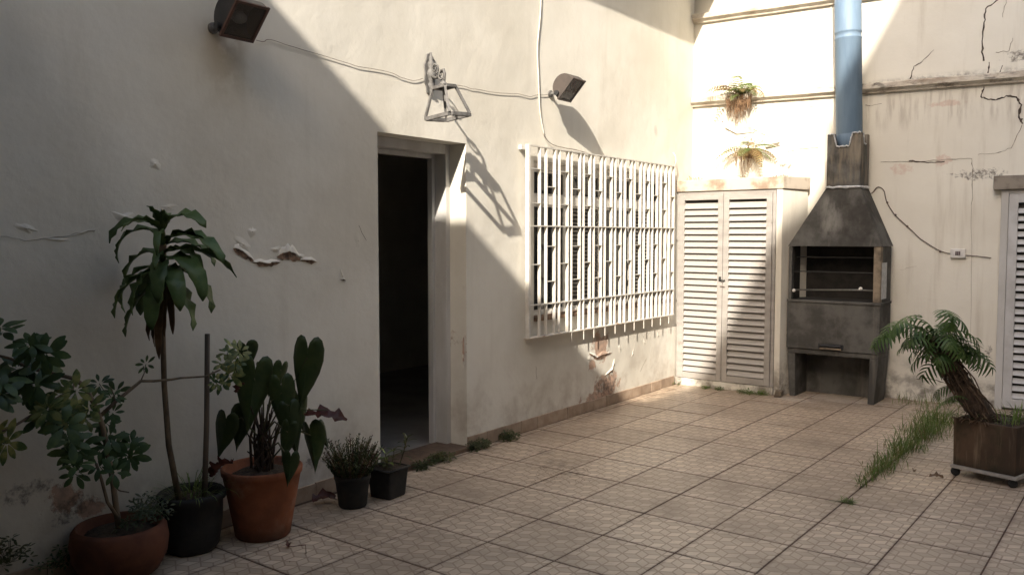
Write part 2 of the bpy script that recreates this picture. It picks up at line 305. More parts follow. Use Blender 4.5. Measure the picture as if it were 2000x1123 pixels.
# ------------------------------------------------------------------ mesh helpers
class G:
    def __init__(s): s.v = []; s.f = []
    def add(s, vs, fs):
        o = len(s.v); s.v += [Vector(p) for p in vs]; s.f += [tuple(i+o for i in f) for f in fs]; return s
    def box(s, a, b, mat=None):
        (x0,y0,z0),(x1,y1,z1) = a,b
        vs = [(x0,y0,z0),(x1,y0,z0),(x1,y1,z0),(x0,y1,z0),(x0,y0,z1),(x1,y0,z1),(x1,y1,z1),(x0,y1,z1)]
        if mat: vs = [mat @ Vector(p) for p in vs]
        return s.add(vs, [(0,3,2,1),(4,5,6,7),(0,1,5,4),(1,2,6,5),(2,3,7,6),(3,0,4,7)])
    def frustum(s, b0, b1):                              # two rings of 4 points
        return s.add(list(b0)+list(b1), [(3,2,1,0),(4,5,6,7),(0,1,5,4),(1,2,6,5),(2,3,7,6),(3,0,4,7)])
    def prism(s, poly, fn, d0, d1):                      # poly 2d, fn(a,b,d)->3d
        n = len(poly)
        vs = [fn(a,b,d0) for a,b in poly]+[fn(a,b,d1) for a,b in poly]
        return s.add(vs, [tuple(range(n-1,-1,-1)), tuple(range(n,2*n))]+[(i,(i+1)%n,n+(i+1)%n,n+i) for i in range(n)])
    def tube(s, pts, r, n=8, cap=True):
        pts = [Vector(p) for p in pts]; m_ = len(pts)
        rs = r if isinstance(r,(list,tuple)) else [r]*m_
        o = len(s.v); ref = Vector((.31,.17,.93)).normalized()
        for i,p in enumerate(pts):
            t = (pts[min(i+1,m_-1)]-pts[max(i-1,0)]).normalized()
            a = t.cross(ref)
            if a.length < .1: a = t.cross(Vector((1,0,0)))
            a.normalize(); b = t.cross(a)
            for k in range(n):
                q = 2*math.pi*k/n; s.v.append(p+(a*math.cos(q)+b*math.sin(q))*rs[i])
        for i in range(m_-1):
            for k in range(n): s.f.append((o+i*n+k, o+i*n+(k+1)%n, o+(i+1)*n+(k+1)%n, o+(i+1)*n+k))
        if cap:
            s.f.append(tuple(o+k for k in range(n-1,-1,-1))); s.f.append(tuple(o+(m_-1)*n+k for k in range(n)))
        return s
    def lathe(s, prof, c=(0,0,0), n=28, jit=0, sq=0):
        o = len(s.v); c = Vector(c)
        for r,z in prof:
            for k in range(n):
                q = 2*math.pi*k/n; rr = r*(1+jit*noise.noise(Vector((math.cos(q)*1.7,math.sin(q)*1.7,z*6))))
                if sq: rr *= 1/ (abs(math.cos(q))**sq+abs(math.sin(q))**sq)**(1/sq)
                s.v.append(c+Vector((rr*math.cos(q),rr*math.sin(q),z)))
        for i in range(len(prof)-1):
            for k in range(n): s.f.append((o+i*n+k,o+i*n+(k+1)%n,o+(i+1)*n+(k+1)%n,o+(i+1)*n+k))
        s.f.append(tuple(o+k for k in range(n-1,-1,-1))); s.f.append(tuple(o+(len(prof)-1)*n+k for k in range(n)))
        return s
    def leaf(s, base, d, p0, p1, L, wf, fold=.25, n=7, up=None, ruf=0, minx=None, roll=0):
        """blade along a midrib: d horizontal heading, pitch p0->p1 (deg); wf(t) half width"""
        d = Vector((d[0],d[1],0)).normalized(); side = Vector((-d.y,d.x,0))
        p = Vector(base); o = len(s.v); st = L/n
        for i in range(n+1):
            t = i/n; pt = R(p0+(p1-p0)*t); tan = d*math.cos(pt)+Vector((0,0,math.sin(pt))); nor = side.cross(tan)*-1
            nor = tan.cross(side)
            w = wf(t); rl = roll*(.3+t)
            sd = side*math.cos(rl)+nor*math.sin(rl); nn = nor*math.cos(rl)-side*math.sin(rl)
            rf = ruf*math.sin(i*2.4+base[0]*50)
            for k in (-1,0,1):
                q = p+sd*(k*w)+nn*(abs(k)*w*(fold+ (rf if k>0 else -rf)))
                if minx is not None and q.x < minx: q.x = minx+.004*random.random()
                s.v.append(q)
            p = p+tan*st
        for i in range(n):
            a = o+i*3; s.f += [(a,a+1,a+4,a+3),(a+1,a+2,a+5,a+4)]
        return p
    def build(s, name, mat, parent=None, smooth=False, bevel=0, kind=None):
        me = bpy.data.meshes.new(name); me.from_pydata([tuple(p) for p in s.v],[],s.f)
        if bevel or smooth == 'w' or True:
            bm = bmesh.new(); bm.from_mesh(me); bmesh.ops.recalc_face_normals(bm, faces=bm.faces) if len(bm.faces)<20000 else None
            if bevel: bmesh.ops.bevel(bm, geom=bm.edges[:], offset=bevel, segments=2, affect='EDGES', profile=.6)
            bm.to_mesh(me); bm.free()
        me.materials.append(mat)
        if smooth:
            for p in me.polygons: p.use_smooth = True
        o = bpy.data.objects.new(name, me); col.objects.link(o)
        if parent: o.parent = parent
        if kind: o['kind'] = kind
        return o
def solid(o, th, off=0):
    md = o.modifiers.new('thickness','SOLIDIFY'); md.thickness = th; md.offset = off; return o
def thing(name, label, cat, group=None, loc=None, matrix=None):
    o = bpy.data.objects.new(name, None); col.objects.link(o); o.empty_display_size = .1
    o['label'] = label; o['category'] = cat
    if group: o['group'] = group
    if loc is not None: o.location = loc
    if matrix is not None: o.matrix_world = matrix
    return o
def tag(o, label, cat, group=None, matrix=None):
    o['label'] = label; o['category'] = cat
    if group: o['group'] = group
    if matrix is not None: o.matrix_world = matrix
    return o
def rnd(a,b): return random.uniform(a,b)
TC = Vector((.86,-.51,0))                                # heading from the planting towards the open court

# ------------------------------------------------------------------ ground
gr = G().box((-.30,-2.2,-.25),(5.6,9.2,-.0022)).build('courtyard_floor', M['grout']); gr['kind'] = 'structure'
PX, PY, GX, GY = .398, .427, .0072, .0095
tcache = {}
def tile_mesh(w, h, ox, oy):
    key = (round(w,3),round(h,3),round(ox,3))
    if key not in tcache:
        b = .0018; x0,x1,y0,y1 = ox-w/2,ox+w/2,oy-h/2,oy+h/2
        g = G().add([(x0,y0,-.008),(x1,y0,-.008),(x1,y1,-.008),(x0,y1,-.008),(x0,y0,-b),(x1,y0,-b),(x1,y1,-b),(x0,y1,-b),(x0+b,y0+b,0),(x1-b,y0+b,0),(x1-b,y1-b,0),(x0+b,y1-b,0)],
            [(0,1,5,4),(1,2,6,5),(2,3,7,6),(3,0,4,7),(4,5,9,8),(5,6,10,9),(6,7,11,10),(7,4,8,11),(8,9,10,11)])
        me = bpy.data.meshes.new('floor_tile'); me.from_pydata([tuple(p) for p in g.v],[],g.f); me.materials.append(M['tile']); tcache[key] = me
    return tcache[key]
for i in range(-4, 11):
    x0 = 1.264+PX*i
    for j in range(-8, 12):
        y0 = 3.603+PY*j
        if x0 > 5.4: continue
        wallx = -.02*(y0+.2-4.6)
        a = max(x0, wallx+.02); w = x0+PX-a-GX
        if w < .03: continue
        cxx = x0+PX/2; cyy = y0+PY/2
        if cyy > 8.75: continue
        ox = (a+(x0+PX-GX))/2-cxx
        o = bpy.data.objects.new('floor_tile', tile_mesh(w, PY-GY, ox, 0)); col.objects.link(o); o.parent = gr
        o.location = (cxx, cyy, rnd(-.0008,.0012)); o.rotation_euler = (rnd(-.0025,.0025), rnd(-.0025,.0025), rnd(-.002,.002))

# ------------------------------------------------------------------ house with door, window and eave (frame A)
house = thing('house', 'cream plastered house wall with open doorway and barred window', 'house', matrix=MA)
WT = .25; HZ = 4.46; EZ = .06
dTL = atA(737,256); dTR = atA(910,282); D0, D1, DZ = dTL.y, dTR.y, (dTL.z+dTR.z)/2
wL = atA(1043,330); wR = atA(1308,600); W0, W1 = wL.y, wR.y; WZ1 = atA(1043,313).z; WZ0 = atA(1043,628).z
ys = [-2.2, D0, D1, W0, W1, 8.3]; zs = [0, WZ0, WZ1, DZ, HZ]
g = G()
def hole(i,j): return (i==1 and j<3) or (i==3 and j==1)
for i in range(5):
    for j in range(4):
        if hole(i,j): continue
        a,b,c_,d = ys[i],ys[i+1],zs[j],zs[j+1]
        g.add([(0,a,c_),(0,b,c_),(0,b,d),(0,a,d)],[(0,1,2,3)]); g.add([(-WT,a,c_),(-WT,b,c_),(-WT,b,d),(-WT,a,d)],[(0,3,2,1)])
for (a,b,c_,d,bot) in ((D0,D1,0,DZ,False),(W0,W1,WZ0,WZ1,True)):
    g.add([(0,a,c_),(0,a,d),(-WT,a,d),(-WT,a,c_)],[(0,1,2,3)]); g.add([(0,b,c_),(0,b,d),(-WT,b,d),(-WT,b,c_)],[(3,2,1,0)])
    g.add([(0,a,d),(0,b,d),(-WT,b,d),(-WT,a,d)],[(0,1,2,3)])
    if bot: g.add([(0,a,c_),(0,b,c_),(-WT,b,c_),(-WT,a,c_)],[(3,2,1,0)])
g.add([(0,-2.2,HZ),(0,8.3,HZ),(-WT,8.3,HZ),(-WT,-2.2,HZ)],[(0,1,2,3)])
wallA = g.build('wall', M['wallA'], house)
bm = bmesh.new(); bm.from_mesh(wallA.data); bmesh.ops.remove_doubles(bm, verts=bm.verts, dist=.0005)
for f in bm.faces: f.normal_update()
bmesh.ops.recalc_face_normals(bm, faces=bm.faces); bm.to_mesh(wallA.data); bm.free()
G().box((-4.2,-2.2,HZ),(.50,8.05,HZ+.16)).build('eave', M['slab'], house)
# dark room behind
G().box((-2.9,2.2,-.1),(-2.8,8.3,2.8)).box((-2.8,2.2,-.1),(-WT-.003,2.3,2.8)).box((-2.8,8.2,-.1),(-WT-.003,8.3,2.8)).build('room_wall', M['roomwall'], house)
G().box((-2.8,2.3,2.72),(-WT-.003,8.2,2.8)).build('room_ceiling', M['roomwall'], house)
G().box((-2.8,2.3,-.1),(-WT-.003,8.2,.02)).build('room_floor', M['roomfloor'], house)
# door frame set deep in the reveal, threshold
fd = -.145
g = G().box((-WT-.04,D1-.045,.02),(fd,D1-.001,DZ-.001)).box((-WT-.04,D0+.001,.02),(fd,D0+.03,DZ-.001)).box((-WT-.04,D0+.03,DZ-.065),(fd,D1-.045,DZ-.001))
g.build('door_frame', M['frame'], house, bevel=.004)
G().box((-WT-.04,D1-.075,.02),(fd-.10,D1-.0455,DZ-.066)).box((-WT-.04,D0+.03,DZ-.095),(fd-.10,D1-.0755,DZ-.066)).build('door_stop', M['frame'], house, bevel=.003)
G().box((-WT+.0,D0+.002,-.004),(.035,D1-.002,.028)).build('threshold', M['threshold'], house, bevel=.004)
# skirting tiles, piece by piece
sk = {}
y_ = 1.2; L_ = .213
while y_ < 7.75:
    e_ = min(y_+L_, 7.76)
    if e_ > D0 and y_ < D1:
        if y_ < D0-.03: e_ = D0
        else:
            y_ = max(y_+L_, D1) if y_+L_ <= D1 else D1
            if y_ < D1: continue
            e_ = y_+L_
    G().box((.001,y_+.0015,0),(.014+rnd(0,.003),e_-.0015,.088+rnd(-.002,.003))).build('skirting_tile', M['skirt'], house, bevel=.0015)
    y_ = e_
# window: frame, transom, panes, louvred shutters, sill
win = G(); wx0, wx1 = -.16, -.10
win.box((wx0,W0+.001,WZ0+.001),(wx1,W0+.05,WZ1-.001)).box((wx0,W1-.05,WZ0+.001),(wx1,W1-.001,WZ1-.001))
win.box((wx0,W0+.05,WZ1-.055),(wx1,W1-.05,WZ1-.001)).box((wx0,W0+.05,WZ0+.001),(wx1,W1-.05,WZ0+.05))
TZ = WZ0+(WZ1-WZ0)*.735
win.box((wx0+.005,W0+.05,TZ),(wx1-.005,W1-.05,TZ+.07))
window = win.build('window', M['whitepaint'], house, bevel=.003)
npn = 4; pw = (W1-W0-.1)/npn
for i in range(npn):
    a = W0+.05+pw*i; b = a+pw
    for (c_,d) in ((WZ0+.05,TZ),(TZ+.07,WZ1-.055)):
        s_ = .018
        G().box((wx0+.015,a+.001,c_+.001),(wx1-.02,a+s_,d-.001)).box((wx0+.015,b-s_,c_+.001),(wx1-.02,b-.001,d-.001)).box((wx0+.015,a+s_,c_+.001),(wx1-.02,b-s_,c_+s_)).box((wx0+.015,a+s_,d-s_),(wx1-.02,b-s_,d-.001)).build('sash', M['whitepaint'], window)
        if i in (1,3) and d == TZ:
            k = c_+.03
            while k < d-.03:
                G().add([(wx0+.02,a+s_,k+.016),(wx0+.02,b-s_,k+.016),(wx1-.025,b-s_,k),(wx1-.025,a+s_,k),(wx0+.02,a+s_,k+.020),(wx0+.02,b-s_,k+.020),(wx1-.025,b-s_,k+.004),(wx1-.025,a+s_,k+.004)],[(3,2,1,0),(4,5,6,7),(0,1,5,4),(1,2,6,5),(2,3,7,6),(3,0,4,7)]).build('shutter_slat', M['shutter'], window)
                k += .034
            G().box((wx0-.012,a+s_,c_+s_),(wx0-.008,b-s_,d-s_)).build('shutter_shade_sheet', M['shadeback'], window)  # added dark sheet, its colour stands for the shaded room behind
        else:
            G().box((wx0+.024,a+s_,c_+s_),(wx0+.028,b-s_,d-s_)).build('pane', M['wglass'], window)
G().box((-.10,W0+.002,WZ0+.001),(.025,W1-.002,WZ0+.032)).build('sill', M['exposed'], house, bevel=.004)
# blistered and peeling paint on the plaster
def blister(px, py, w, h, th=.012, seed=0, mat='wallA', rot=0):
    c_ = atA(px,py); g = G(); n, rings = 20, 8
    g.v.append(Vector((th,c_.y,c_.z)))
    for r_ in range(1,rings+1):
        t = r_/rings
        for k in range(n):
            q = 2*math.pi*k/n; jr = 1+.75*noise.noise(Vector((math.cos(q)*1.6+seed*3.1,math.sin(q)*1.6,seed)))
            a = math.cos(q)*w*t*jr; b = math.sin(q)*h*t*jr; a,b = a*math.cos(rot)-b*math.sin(rot), a*math.sin(rot)+b*math.cos(rot)
            hh = .38*th*(1-t*t)**2*(1+.9*noise.noise(Vector((a*25,b*25,seed)))) if r_<rings else -.0005
            g.v.append(Vector((hh,c_.y+a,c_.z+b)))
    for k in range(n): g.f.append((0,1+k,1+(k+1)%n))
    for r_ in range(rings-1):
        for k in range(n):
            a = 1+r_*n; b = a+n; g.f.append((a+k,b+k,b+(k+1)%n,a+(k+1)%n))
    return g.build('paint_blister', M[mat], house, smooth=True)
for i,(px,py,w,h,th,ro) in enumerate([(302,321,.035,.022,.018,-.3),(246,424,.07,.022,.022,-.2),(50,446,.05,.018,.014,-.3),(160,455,.08,.008,.008,.3),(110,468,.07,.008,.008,-.1),(492,452,.03,.03,.018,.6),
        (668,540,.014,.035,.02,.2),(474,478,.06,.03,.020,-.5),(540,487,.05,.018,.016,.1),(585,500,.05,.016,.018,-.2),(1210,680,.03,.05,.014,.5),(1236,690,.02,.05,.010,-.5),(1258,668,.02,.05,.012,.2),(1285,655,.03,.03,.010,.4),(905,690,.012,.10,.012,0),(330,405,.05,.02,.008,0),(1150,700,.03,.02,.016,.3),(700,470,.03,.05,.006,.2)]):
    blister(px,py,w,h,th,i+1,'wallA',ro)
# torn lip of paint with bare render below it
def tear(pts, hgt, seed):
    g = G(); gb = G(); P = [atA(*p) for p in pts]; Q = []
    for i in range(len(P)-1):
        for k in range(6): Q.append(P[i].lerp(P[i+1], k/6))
    Q.append(P[-1]); n = len(Q)
    for i,p in enumerate(Q):
        t = i/(n-1); e = math.sin(math.pi*t)**.6; h = hgt*e*(.6+.8*abs(noise.noise(Vector((t*7,seed,0)))))
        lift = .016*e*(.4+abs(noise.noise(Vector((t*9,seed+4,0)))*1.6))
        j = .006*noise.noise(Vector((t*14,seed+9,0)))
        for (a,b) in ((0,h*1.5),(lift*.35,h*1.1),(lift*.75,h*.62+j),(lift*.95,h*.45+j)): g.v.append(Vector((a+.001,p.y,p.z+b)))
        gb.v.append(Vector((.003,p.y,p.z+h*.7))); gb.v.append(Vector((.003,p.y,p.z-h*.75-j*2.5)))
    for i in range(n-1):
        for k in range(3): g.f.append((i*4+k,i*4+k+1,i*4+5+k,i*4+4+k))
        gb.f.append((i*2,i*2+1,i*2+3,i*2+2))
    solid(g.build('peeling_paint', M['wallA'], house, smooth=True), .002)
    gb.build('bare_plaster_patch', M['exposed'], house)
tear([(455,486),(470,494),(498,512)],.036,1); tear([(490,512),(520,517),(548,512)],.022,2); tear([(540,502),(562,497),(588,506)],.050,3); tear([(583,508),(620,512)],.020,4)
tear([(664,545),(675,548)],.012,5); tear([(1150,690),(1165,700),(1195,688)],.03,6); tear([(1180,735),(1195,722),(1200,700)],.02,7)

# rusty spots and cracks as thin raised scars
def crack(parent, P, nrm, w0, w1, mat, seed, sub=5, name='crack', jit=.012):
    g = G(); Q = []
    for i in range(len(P)-1):
        for k in range(sub): Q.append(Vector(P[i]).lerp(Vector(P[i+1]),k/sub))
    Q.append(Vector(P[-1])); n = len(Q); nrm = Vector(nrm)
    for i,p in enumerate(Q):
        t = (Q[min(i+1,n-1)]-Q[max(i-1,0)]).normalized(); sd = t.cross(nrm)
        w = (w0+(w1-w0)*i/(n-1))*(.35+1.3*abs(noise.noise(Vector((i*.83,seed,1)))+.25)); off = sd*jit*noise.noise(Vector((i*.61,seed,7)))
        g.v += [p+off+sd*w+nrm*.002, p+off+nrm*.0035, p+off-sd*w+nrm*.002]
    for i in range(n-1): g.f += [(i*3,i*3+1,i*3+4,i*3+3),(i*3+1,i*3+2,i*3+5,i*3+4)]
    return g.build(name, M[mat], parent)
for i,pts in enumerate([[(0,462),(60,470),(120,462),(185,450)],[(1046,715),(1048,740)],[(700,440),(715,470)],[(1262,700),(1250,725)]]):
    crack(house,[atA(*p) for p in pts],(1,0,0),.001,.0015,'crackpale',i)

# ------------------------------------------------------------------ back wall (frame B)
bw = thing('boundary_wall', 'weathered cream back wall with two ledges, cracks and black mould', 'wall', matrix=MB_)
G().box((-.3,0,-.05),(5.7,.25,5.4)).build('wall', M['wallB'], bw)
l1a, l1b = atB(1364,200), atB(1995,150); l2 = atB(1364,38)
def ledge(z, seed, tilt=0):
    g = G(); n = 40
    for i in range(n+1):
        u = 5.6*i/n; dz = tilt*u+.004*noise.noise(Vector((u*3,seed,0))); q = .004*noise.noise(Vector((u*6,seed,3)))
        for (v,w) in ((0,.052),(-.03,.047),(-.066+q,.036),(-.070+q,.030),(-.070+q,-.012),(-.060+q,-.016),(-.034,-.036),(-.030,-.048),(0,-.05)): g.v.append(Vector((u,v,z+w+dz)))
    for i in range(n):
        for k in range(8): g.f.append((i*9+k,i*9+k+1,i*9+10+k,i*9+9+k))
    return g.build('ledge', M['ledge'], bw)
ledge(l1a.z,1,(l1b.z-l1a.z)/(l1b.x-l1a.x)); ledge(l2.z,2)
NB = (0,-1,0)
for i,(pts,w0,w1,mt) in enumerate([
    ([(1950,0),(1925,18),(1922,45),(1918,90),(1921,120)],.006,.010,'crack'),
    ([(1965,0),(1958,35)],.003,.002,'crackpale'),([(1978,75),(1971,100),(1945,103)],.002,.003,'crackpale'),
    ([(1824,98),(1800,122),(1785,130),(1778,155)],.002,.006,'crack'),
    ([(1932,122),(1930,148)],.005,.008,'crack'),([(1958,128),(1950,150)],.004,.004,'crack'),([(1922,170),(1916,190),(1928,194),(1945,196),(1965,188),(1985,190),(1994,205),(1990,230),(1998,242)],.006,.012,'crack'),
    ([(1996,245),(1975,290),(1945,300),(1910,302)],.003,.002,'crackpale'),
    ([(1690,206),(1700,207),(1722,203)],.003,.002,'crackpale'),
    ([(1720,317),(1770,316),(1815,315),(1860,311),(1898,310),(1900,335),(1898,400)],.003,.003,'crackpale'),([(1775,315),(1812,318),(1845,316)],.008,.004,'crack'),
    ([(1898,400),(1897,600),(1893,760)],.0015,.0015,'crackpale'),
    ([(1410,238),(1440,240),(1465,250),(1490,262),(1510,272)],.006,.002,'crack'),([(1410,255),(1422,268),(1432,258)],.003,.003,'crackpale'),([(1440,275),(1465,265),(1478,255)],.003,.003,'crackpale'),
    ([(1535,298),(1560,292),(1598,288)],.003,.005,'crackpale'),([(1395,236),(1412,238)],.002,.002,'crackpale'),
    ([(1790,740),(1815,738),(1850,750)],.004,.004,'crack'),([(1758,527),(1790,520)],.001,.0015,'crackpale'),([(1600,205),(1570,212)],.002,.001,'crackpale'),([(1905,690),(1915,715)],.004,.006,'crack')]):
    crack(bw,[atB(*p) for p in pts],NB,w0,w1,mt,i+20)
# loose slab of render lifting off below the upper fern
def flap(pts, lift, mat):
    P = [atB(*p) for p in pts]; g = G(); n = len(P); c_ = sum(P,Vector())/n
    g.v = [p+Vector((0,-.004-lift*(i%3)/2,0)) for i,p in enumerate(P)]+[c_+Vector((0,-lift*.7,0))]
    g.f = [(i,(i+1)%n,n) for i in range(n)]
    solid(g.build('loose_render', M[mat], bw), .006)
flap([(1412,236),(1445,240),(1470,248),(1475,258),(1440,262),(1418,250)],.02,'wallB')
flap([(1492,280),(1510,276),(1528,278),(1518,286),(1498,288)],.05,'wallB')
# ------------------------------------------------------------------ louvred door in the back wall
def louvre_leaf(parent, name, x0, x1, z0, z1, yf, th, pitch, mat, fr=.05, hs=1.0):
    lf = G().box((x0,yf,z0),(x0+fr,yf+th,z1)).box((x1-fr,yf,z0),(x1,yf+th,z1)).box((x0+fr,yf,z1-fr*1.1),(x1-fr,yf+th,z1)).box((x0+fr,yf,z0),(x1-fr,yf+th,z0+fr*1.1)).build(name, M[mat], parent, bevel=.003)
    me = None; k = z0+fr*1.1+.006; L = (x1-x0)-2*fr
    g = G().prism([(.026,.050),(.030,.052),(.010,.006),(.0005,.000),(-.003,.004),(.004,.016)], lambda a,b,d:(d,a+.002,b*hs), -L/2+.001, L/2-.001)
    me = bpy.data.meshes.new('slat'); me.from_pydata([tuple(v) for v in g.v],[],g.f); me.materials.append(M[mat])
    while k+.05 < z1-fr*1.1+.01:
        o = bpy.data.objects.new('slat', me); col.objects.link(o); o.parent = lf; o.location = ((x0+x1)/2,yf+rnd(-.001,.001),k); o.rotation_euler = (rnd(-.03,.03),rnd(-.003,.003),0); k += pitch
    G().box((x0+fr-.005,yf+.036,z0+fr),(x1-fr+.005,yf+.04,z1-fr)).build('shade_sheet', M['shadeback'], lf)  # added dark sheet, paints the shade seen between the slats
    return lf
rd = thing('louvred_door', 'grey metal louvred door in the back wall beside the socket', 'door', matrix=MB_)
r0 = atB(1957,372); r1 = atB(1975,372); rz1 = (r0.z)
G().box((r0.x,-.05,0),(r0.x+.055,-.001,rz1)).box((r0.x+.055,-.05,rz1-.03),(r0.x+1.0,-.001,rz1)).box((r0.x+.945,-.05,0),(r0.x+1.0,-.001,rz1-.03)).build('frame', M['frame'], rd, bevel=.003)
louvre_leaf(rd,'door_leaf', r0.x+.057, r0.x+.943, .02, rz1-.032, -.044, .04, .066, 'doorwhite', .07, .86)
ll = atB(1942,345)
G().box((ll.x,-.085,rz1+.003),(ll.x+1.1,-.001,ll.z)).build('lintel', M['lintel'], bw, bevel=.006)
# ------------------------------------------------------------------ corner cupboard
CY = 7.80
cab = thing('utility_cupboard', 'corner masonry cupboard with two grey louvred metal doors', 'cupboard')
wx = lambda y: -.02*(y-4.6)
cz = 2.045; cr = 1.01
back = lambda x_: 8.11+.0875*(x_+.07)
G().frustum([(cr-.055,CY,0),(cr,CY,0),(cr+.10,back(cr)-.002,0),(cr-.055,back(cr)-.002,0)],[(cr-.055,CY,cz-.115),(cr,CY,cz-.115),(cr+.10,back(cr)-.002,cz-.115),(cr-.055,back(cr)-.002,cz-.115)]).build('pier', M['wallB'], cab, bevel=.004)
G().frustum([(wx(CY)+.004,CY-.012,cz-.113),(cr+.010,CY-.012,cz-.113),(cr+.12,back(cr)-.003,cz-.113),(wx(CY)+.004,back(0)-.01,cz-.113)],[(wx(CY)+.004,CY-.016,cz),(cr+.012,CY-.016,cz),(cr+.125,back(cr)-.003,cz+.006),(wx(CY)+.004,back(0)-.01,cz+.006)]).build('top_slab', M['slabtop'], cab, bevel=.006)
G().box((wx(CY)+.004,CY-.01,0),(cr-.057,CY+.2,.072)).build('plinth', M['wallB'], cab, bevel=.006)
xl = wx(CY)+.012; xr = cr-.062; xm = onY(1411,560,CY).x
G().box((xl,CY+.006,.074),(xl+.022,CY+.05,cz-.116)).box((xr-.03,CY+.006,.074),(xr,CY+.05,cz-.116)).box((xl+.022,CY+.006,cz-.14),(xr-.03,CY+.05,cz-.116)).build('door_frame', M['alu'], cab, bevel=.002)
louvre_leaf(cab,'door_leaf', xl+.024, xm-.002, .078, cz-.142, CY-.008, .04, .0622, 'alu', .052, 1.1)
rl = louvre_leaf(cab,'door_leaf', xm+.002, xr-.032, .078, cz-.142, CY-.006, .04, .0622, 'alu', .055, 1.1)
hz = onY(1411,545,CY).z
G().tube([(xm-.025,CY-.012,hz),(xm-.025,CY-.03,hz),(xm+.012,CY-.03,hz-.012),(xm+.03,CY-.012,hz-.012)],.006,6).box((xm-.035,CY-.013,hz-.022),(xm-.012,CY-.008,hz+.022)).build('latch', M['rubber'], cab)
G().tube([(xm-.02,CY-.014,hz-.07),(xm+.03,CY-.014,hz-.075)],.004,6).build('bolt', M['conduit'], cab)
for zz in (.45,1.05,1.65): G().tube([(xr-.031,CY-.012,zz-.03),(xr-.031,CY-.012,zz+.03)],.006,6).build('hinge', M['alu'], cab)
tag(G().prism([(0,0),(.07,.01),(.075,.06),(.02,.07)], lambda a,b,d:(cr-.02+a,CY-.09+d,b), 0,.08).build('stone', M['concrete_lt'], bevel=.01), 'small pale stone block at the foot of the cupboard', 'stone')
# ------------------------------------------------------------------ right and rear buildings that shade the court
nb = thing('neighbour_building', 'tall plain rendered neighbour building along the open side of the court', 'building')
G().box((5.6,-11,-.05),(9,9.2,10.45)).build('wall', M['render_out'], nb)
G().box((5.6,-3.6,10.45),(9,9.2,10.86)).build('parapet', M['render_out'], nb)
rb = thing('rear_building', 'low rear building with a flat roof behind the viewpoint', 'building')
G().box((-4.2,-6,-.05),(5.597,-2.2,6.18)).build('wall', M['render_out'], rb)
G().box((-4.2,-6,6.18),(5.597,-2.2,6.333)).build('roof', M['slab'], rb)
G().box((.16,-2.199,2.78),(5.597,1.15,2.92)).build('added_shade_slab', M['slab'], rb)  # unseen slab, added to darken the lower left of the court

# ------------------------------------------------------------------ barbecue
bq = thing('barbecue', 'dark precast concrete barbecue with hood and blue flue pipe', 'barbecue')
FY = 7.885; BY = 8.235; bx0, bx1 = 1.05, 1.865
sz = .44
def leg(x0,x1,xa):  # inner arch slope
    return G().frustum([(x0,FY,0),(x1,FY,0),(x1,BY,0),(x0,BY,0)],[(x0,FY,sz-.035),(xa,FY,sz-.035),(xa,BY,sz-.035),(x0,BY,sz-.035)])
G().frustum([(bx0+.03,FY,0),(bx0+.085,FY,0),(bx0+.085,BY,0),(bx0+.03,BY,0)],[(bx0,FY,sz-.035),(bx0+.075,FY,sz-.035),(bx0+.075,BY,sz-.035),(bx0,BY,sz-.035)]).build('leg', M['concrete'], bq, bevel=.006)
G().frustum([(bx1-.085,FY,0),(bx1-.03,FY,0),(bx1-.03,BY,0),(bx1-.085,BY,0)],[(bx1-.075,FY,sz-.035),(bx1,FY,sz-.035),(bx1,BY,sz-.035),(bx1-.075,BY,sz-.035)]).build('leg', M['concrete'], bq, bevel=.006)
G().box((bx0+.04,BY-.03,0),(bx1-.04,BY-.005,sz-.03)).build('stand_back', M['concrete'], bq)
G().box((bx0,FY,sz-.034),(bx1,BY,sz+.012)).build('stand_top', M['concrete'], bq, bevel=.006)
bz = .885
G().box((bx0-.004,FY-.012,sz+.014),(bx1+.004,FY+.03,bz)).box((bx0-.004,FY+.031,sz+.014),(bx0+.04,BY,bz)).box((bx1-.04,FY+.031,sz+.014),(bx1+.004,BY,bz)).box((bx0+.04,BY-.04,sz+.014),(bx1-.04,BY,bz)).build('firebox', M['concrete'], bq, bevel=.004)
h0 = onY(1600,676,FY-.012); h1 = onY(1645,678,FY-.012)
G().tube([(h0.x,FY-.012,h0.z-.012),(h0.x+.012,FY-.035,h0.z+.012),(h1.x-.012,FY-.035,h0.z+.012),(h1.x,FY-.012,h0.z-.012)],.007,8).box((h0.x-.01,FY-.016,h0.z-.02),(h1.x+.01,FY-.0125,h0.z+.028)).build('drawer_handle', M['flood_black'], bq)
G().box((h0.x+.008,FY-.03,h0.z-.022),(h1.x-.008,FY-.0165,h0.z-.008)).build('drawer_lip', M['concrete_lt'], bq)
G().box((bx0-.004,FY-.022,bz+.001),(bx1+.012,BY,bz+.022)).build('hearth_slab', M['concrete'], bq, bevel=.003)
oz0, oz1 = bz+.023, 1.40
G().box((bx0,FY,oz0),(bx0+.03,BY,oz1)).build('cheek', M['concrete'], bq, bevel=.003)
G().box((bx1-.06,FY-.006,oz0),(bx1,FY+.06,oz1)).build('cheek', M['concrete_lt'], bq, bevel=.004)
G().box((bx1-.032,FY+.061,oz0),(bx1,BY,oz1)).build('cheek', M['concrete'], bq, bevel=.004)
G().box((bx1+.001,FY+.03,oz0+.03),(bx1+.004,FY+.19,oz1-.14)).build('paint_patch', M['caulk'], bq)
G().box((bx0+.031,BY-.03,oz0),(bx1-.033,BY-.002,oz1)).build('chamber_back', M['soot'], bq)
G().box((bx0+.0305,FY+.05,oz0+.001),(bx0+.034,BY-.031,oz1)).build('soot_lining', M['soot'], bq)
G().box((bx1-.0365,FY+.07,oz0+.001),(bx1-.0325,BY-.031,oz1)).build('soot_lining', M['soot'], bq)
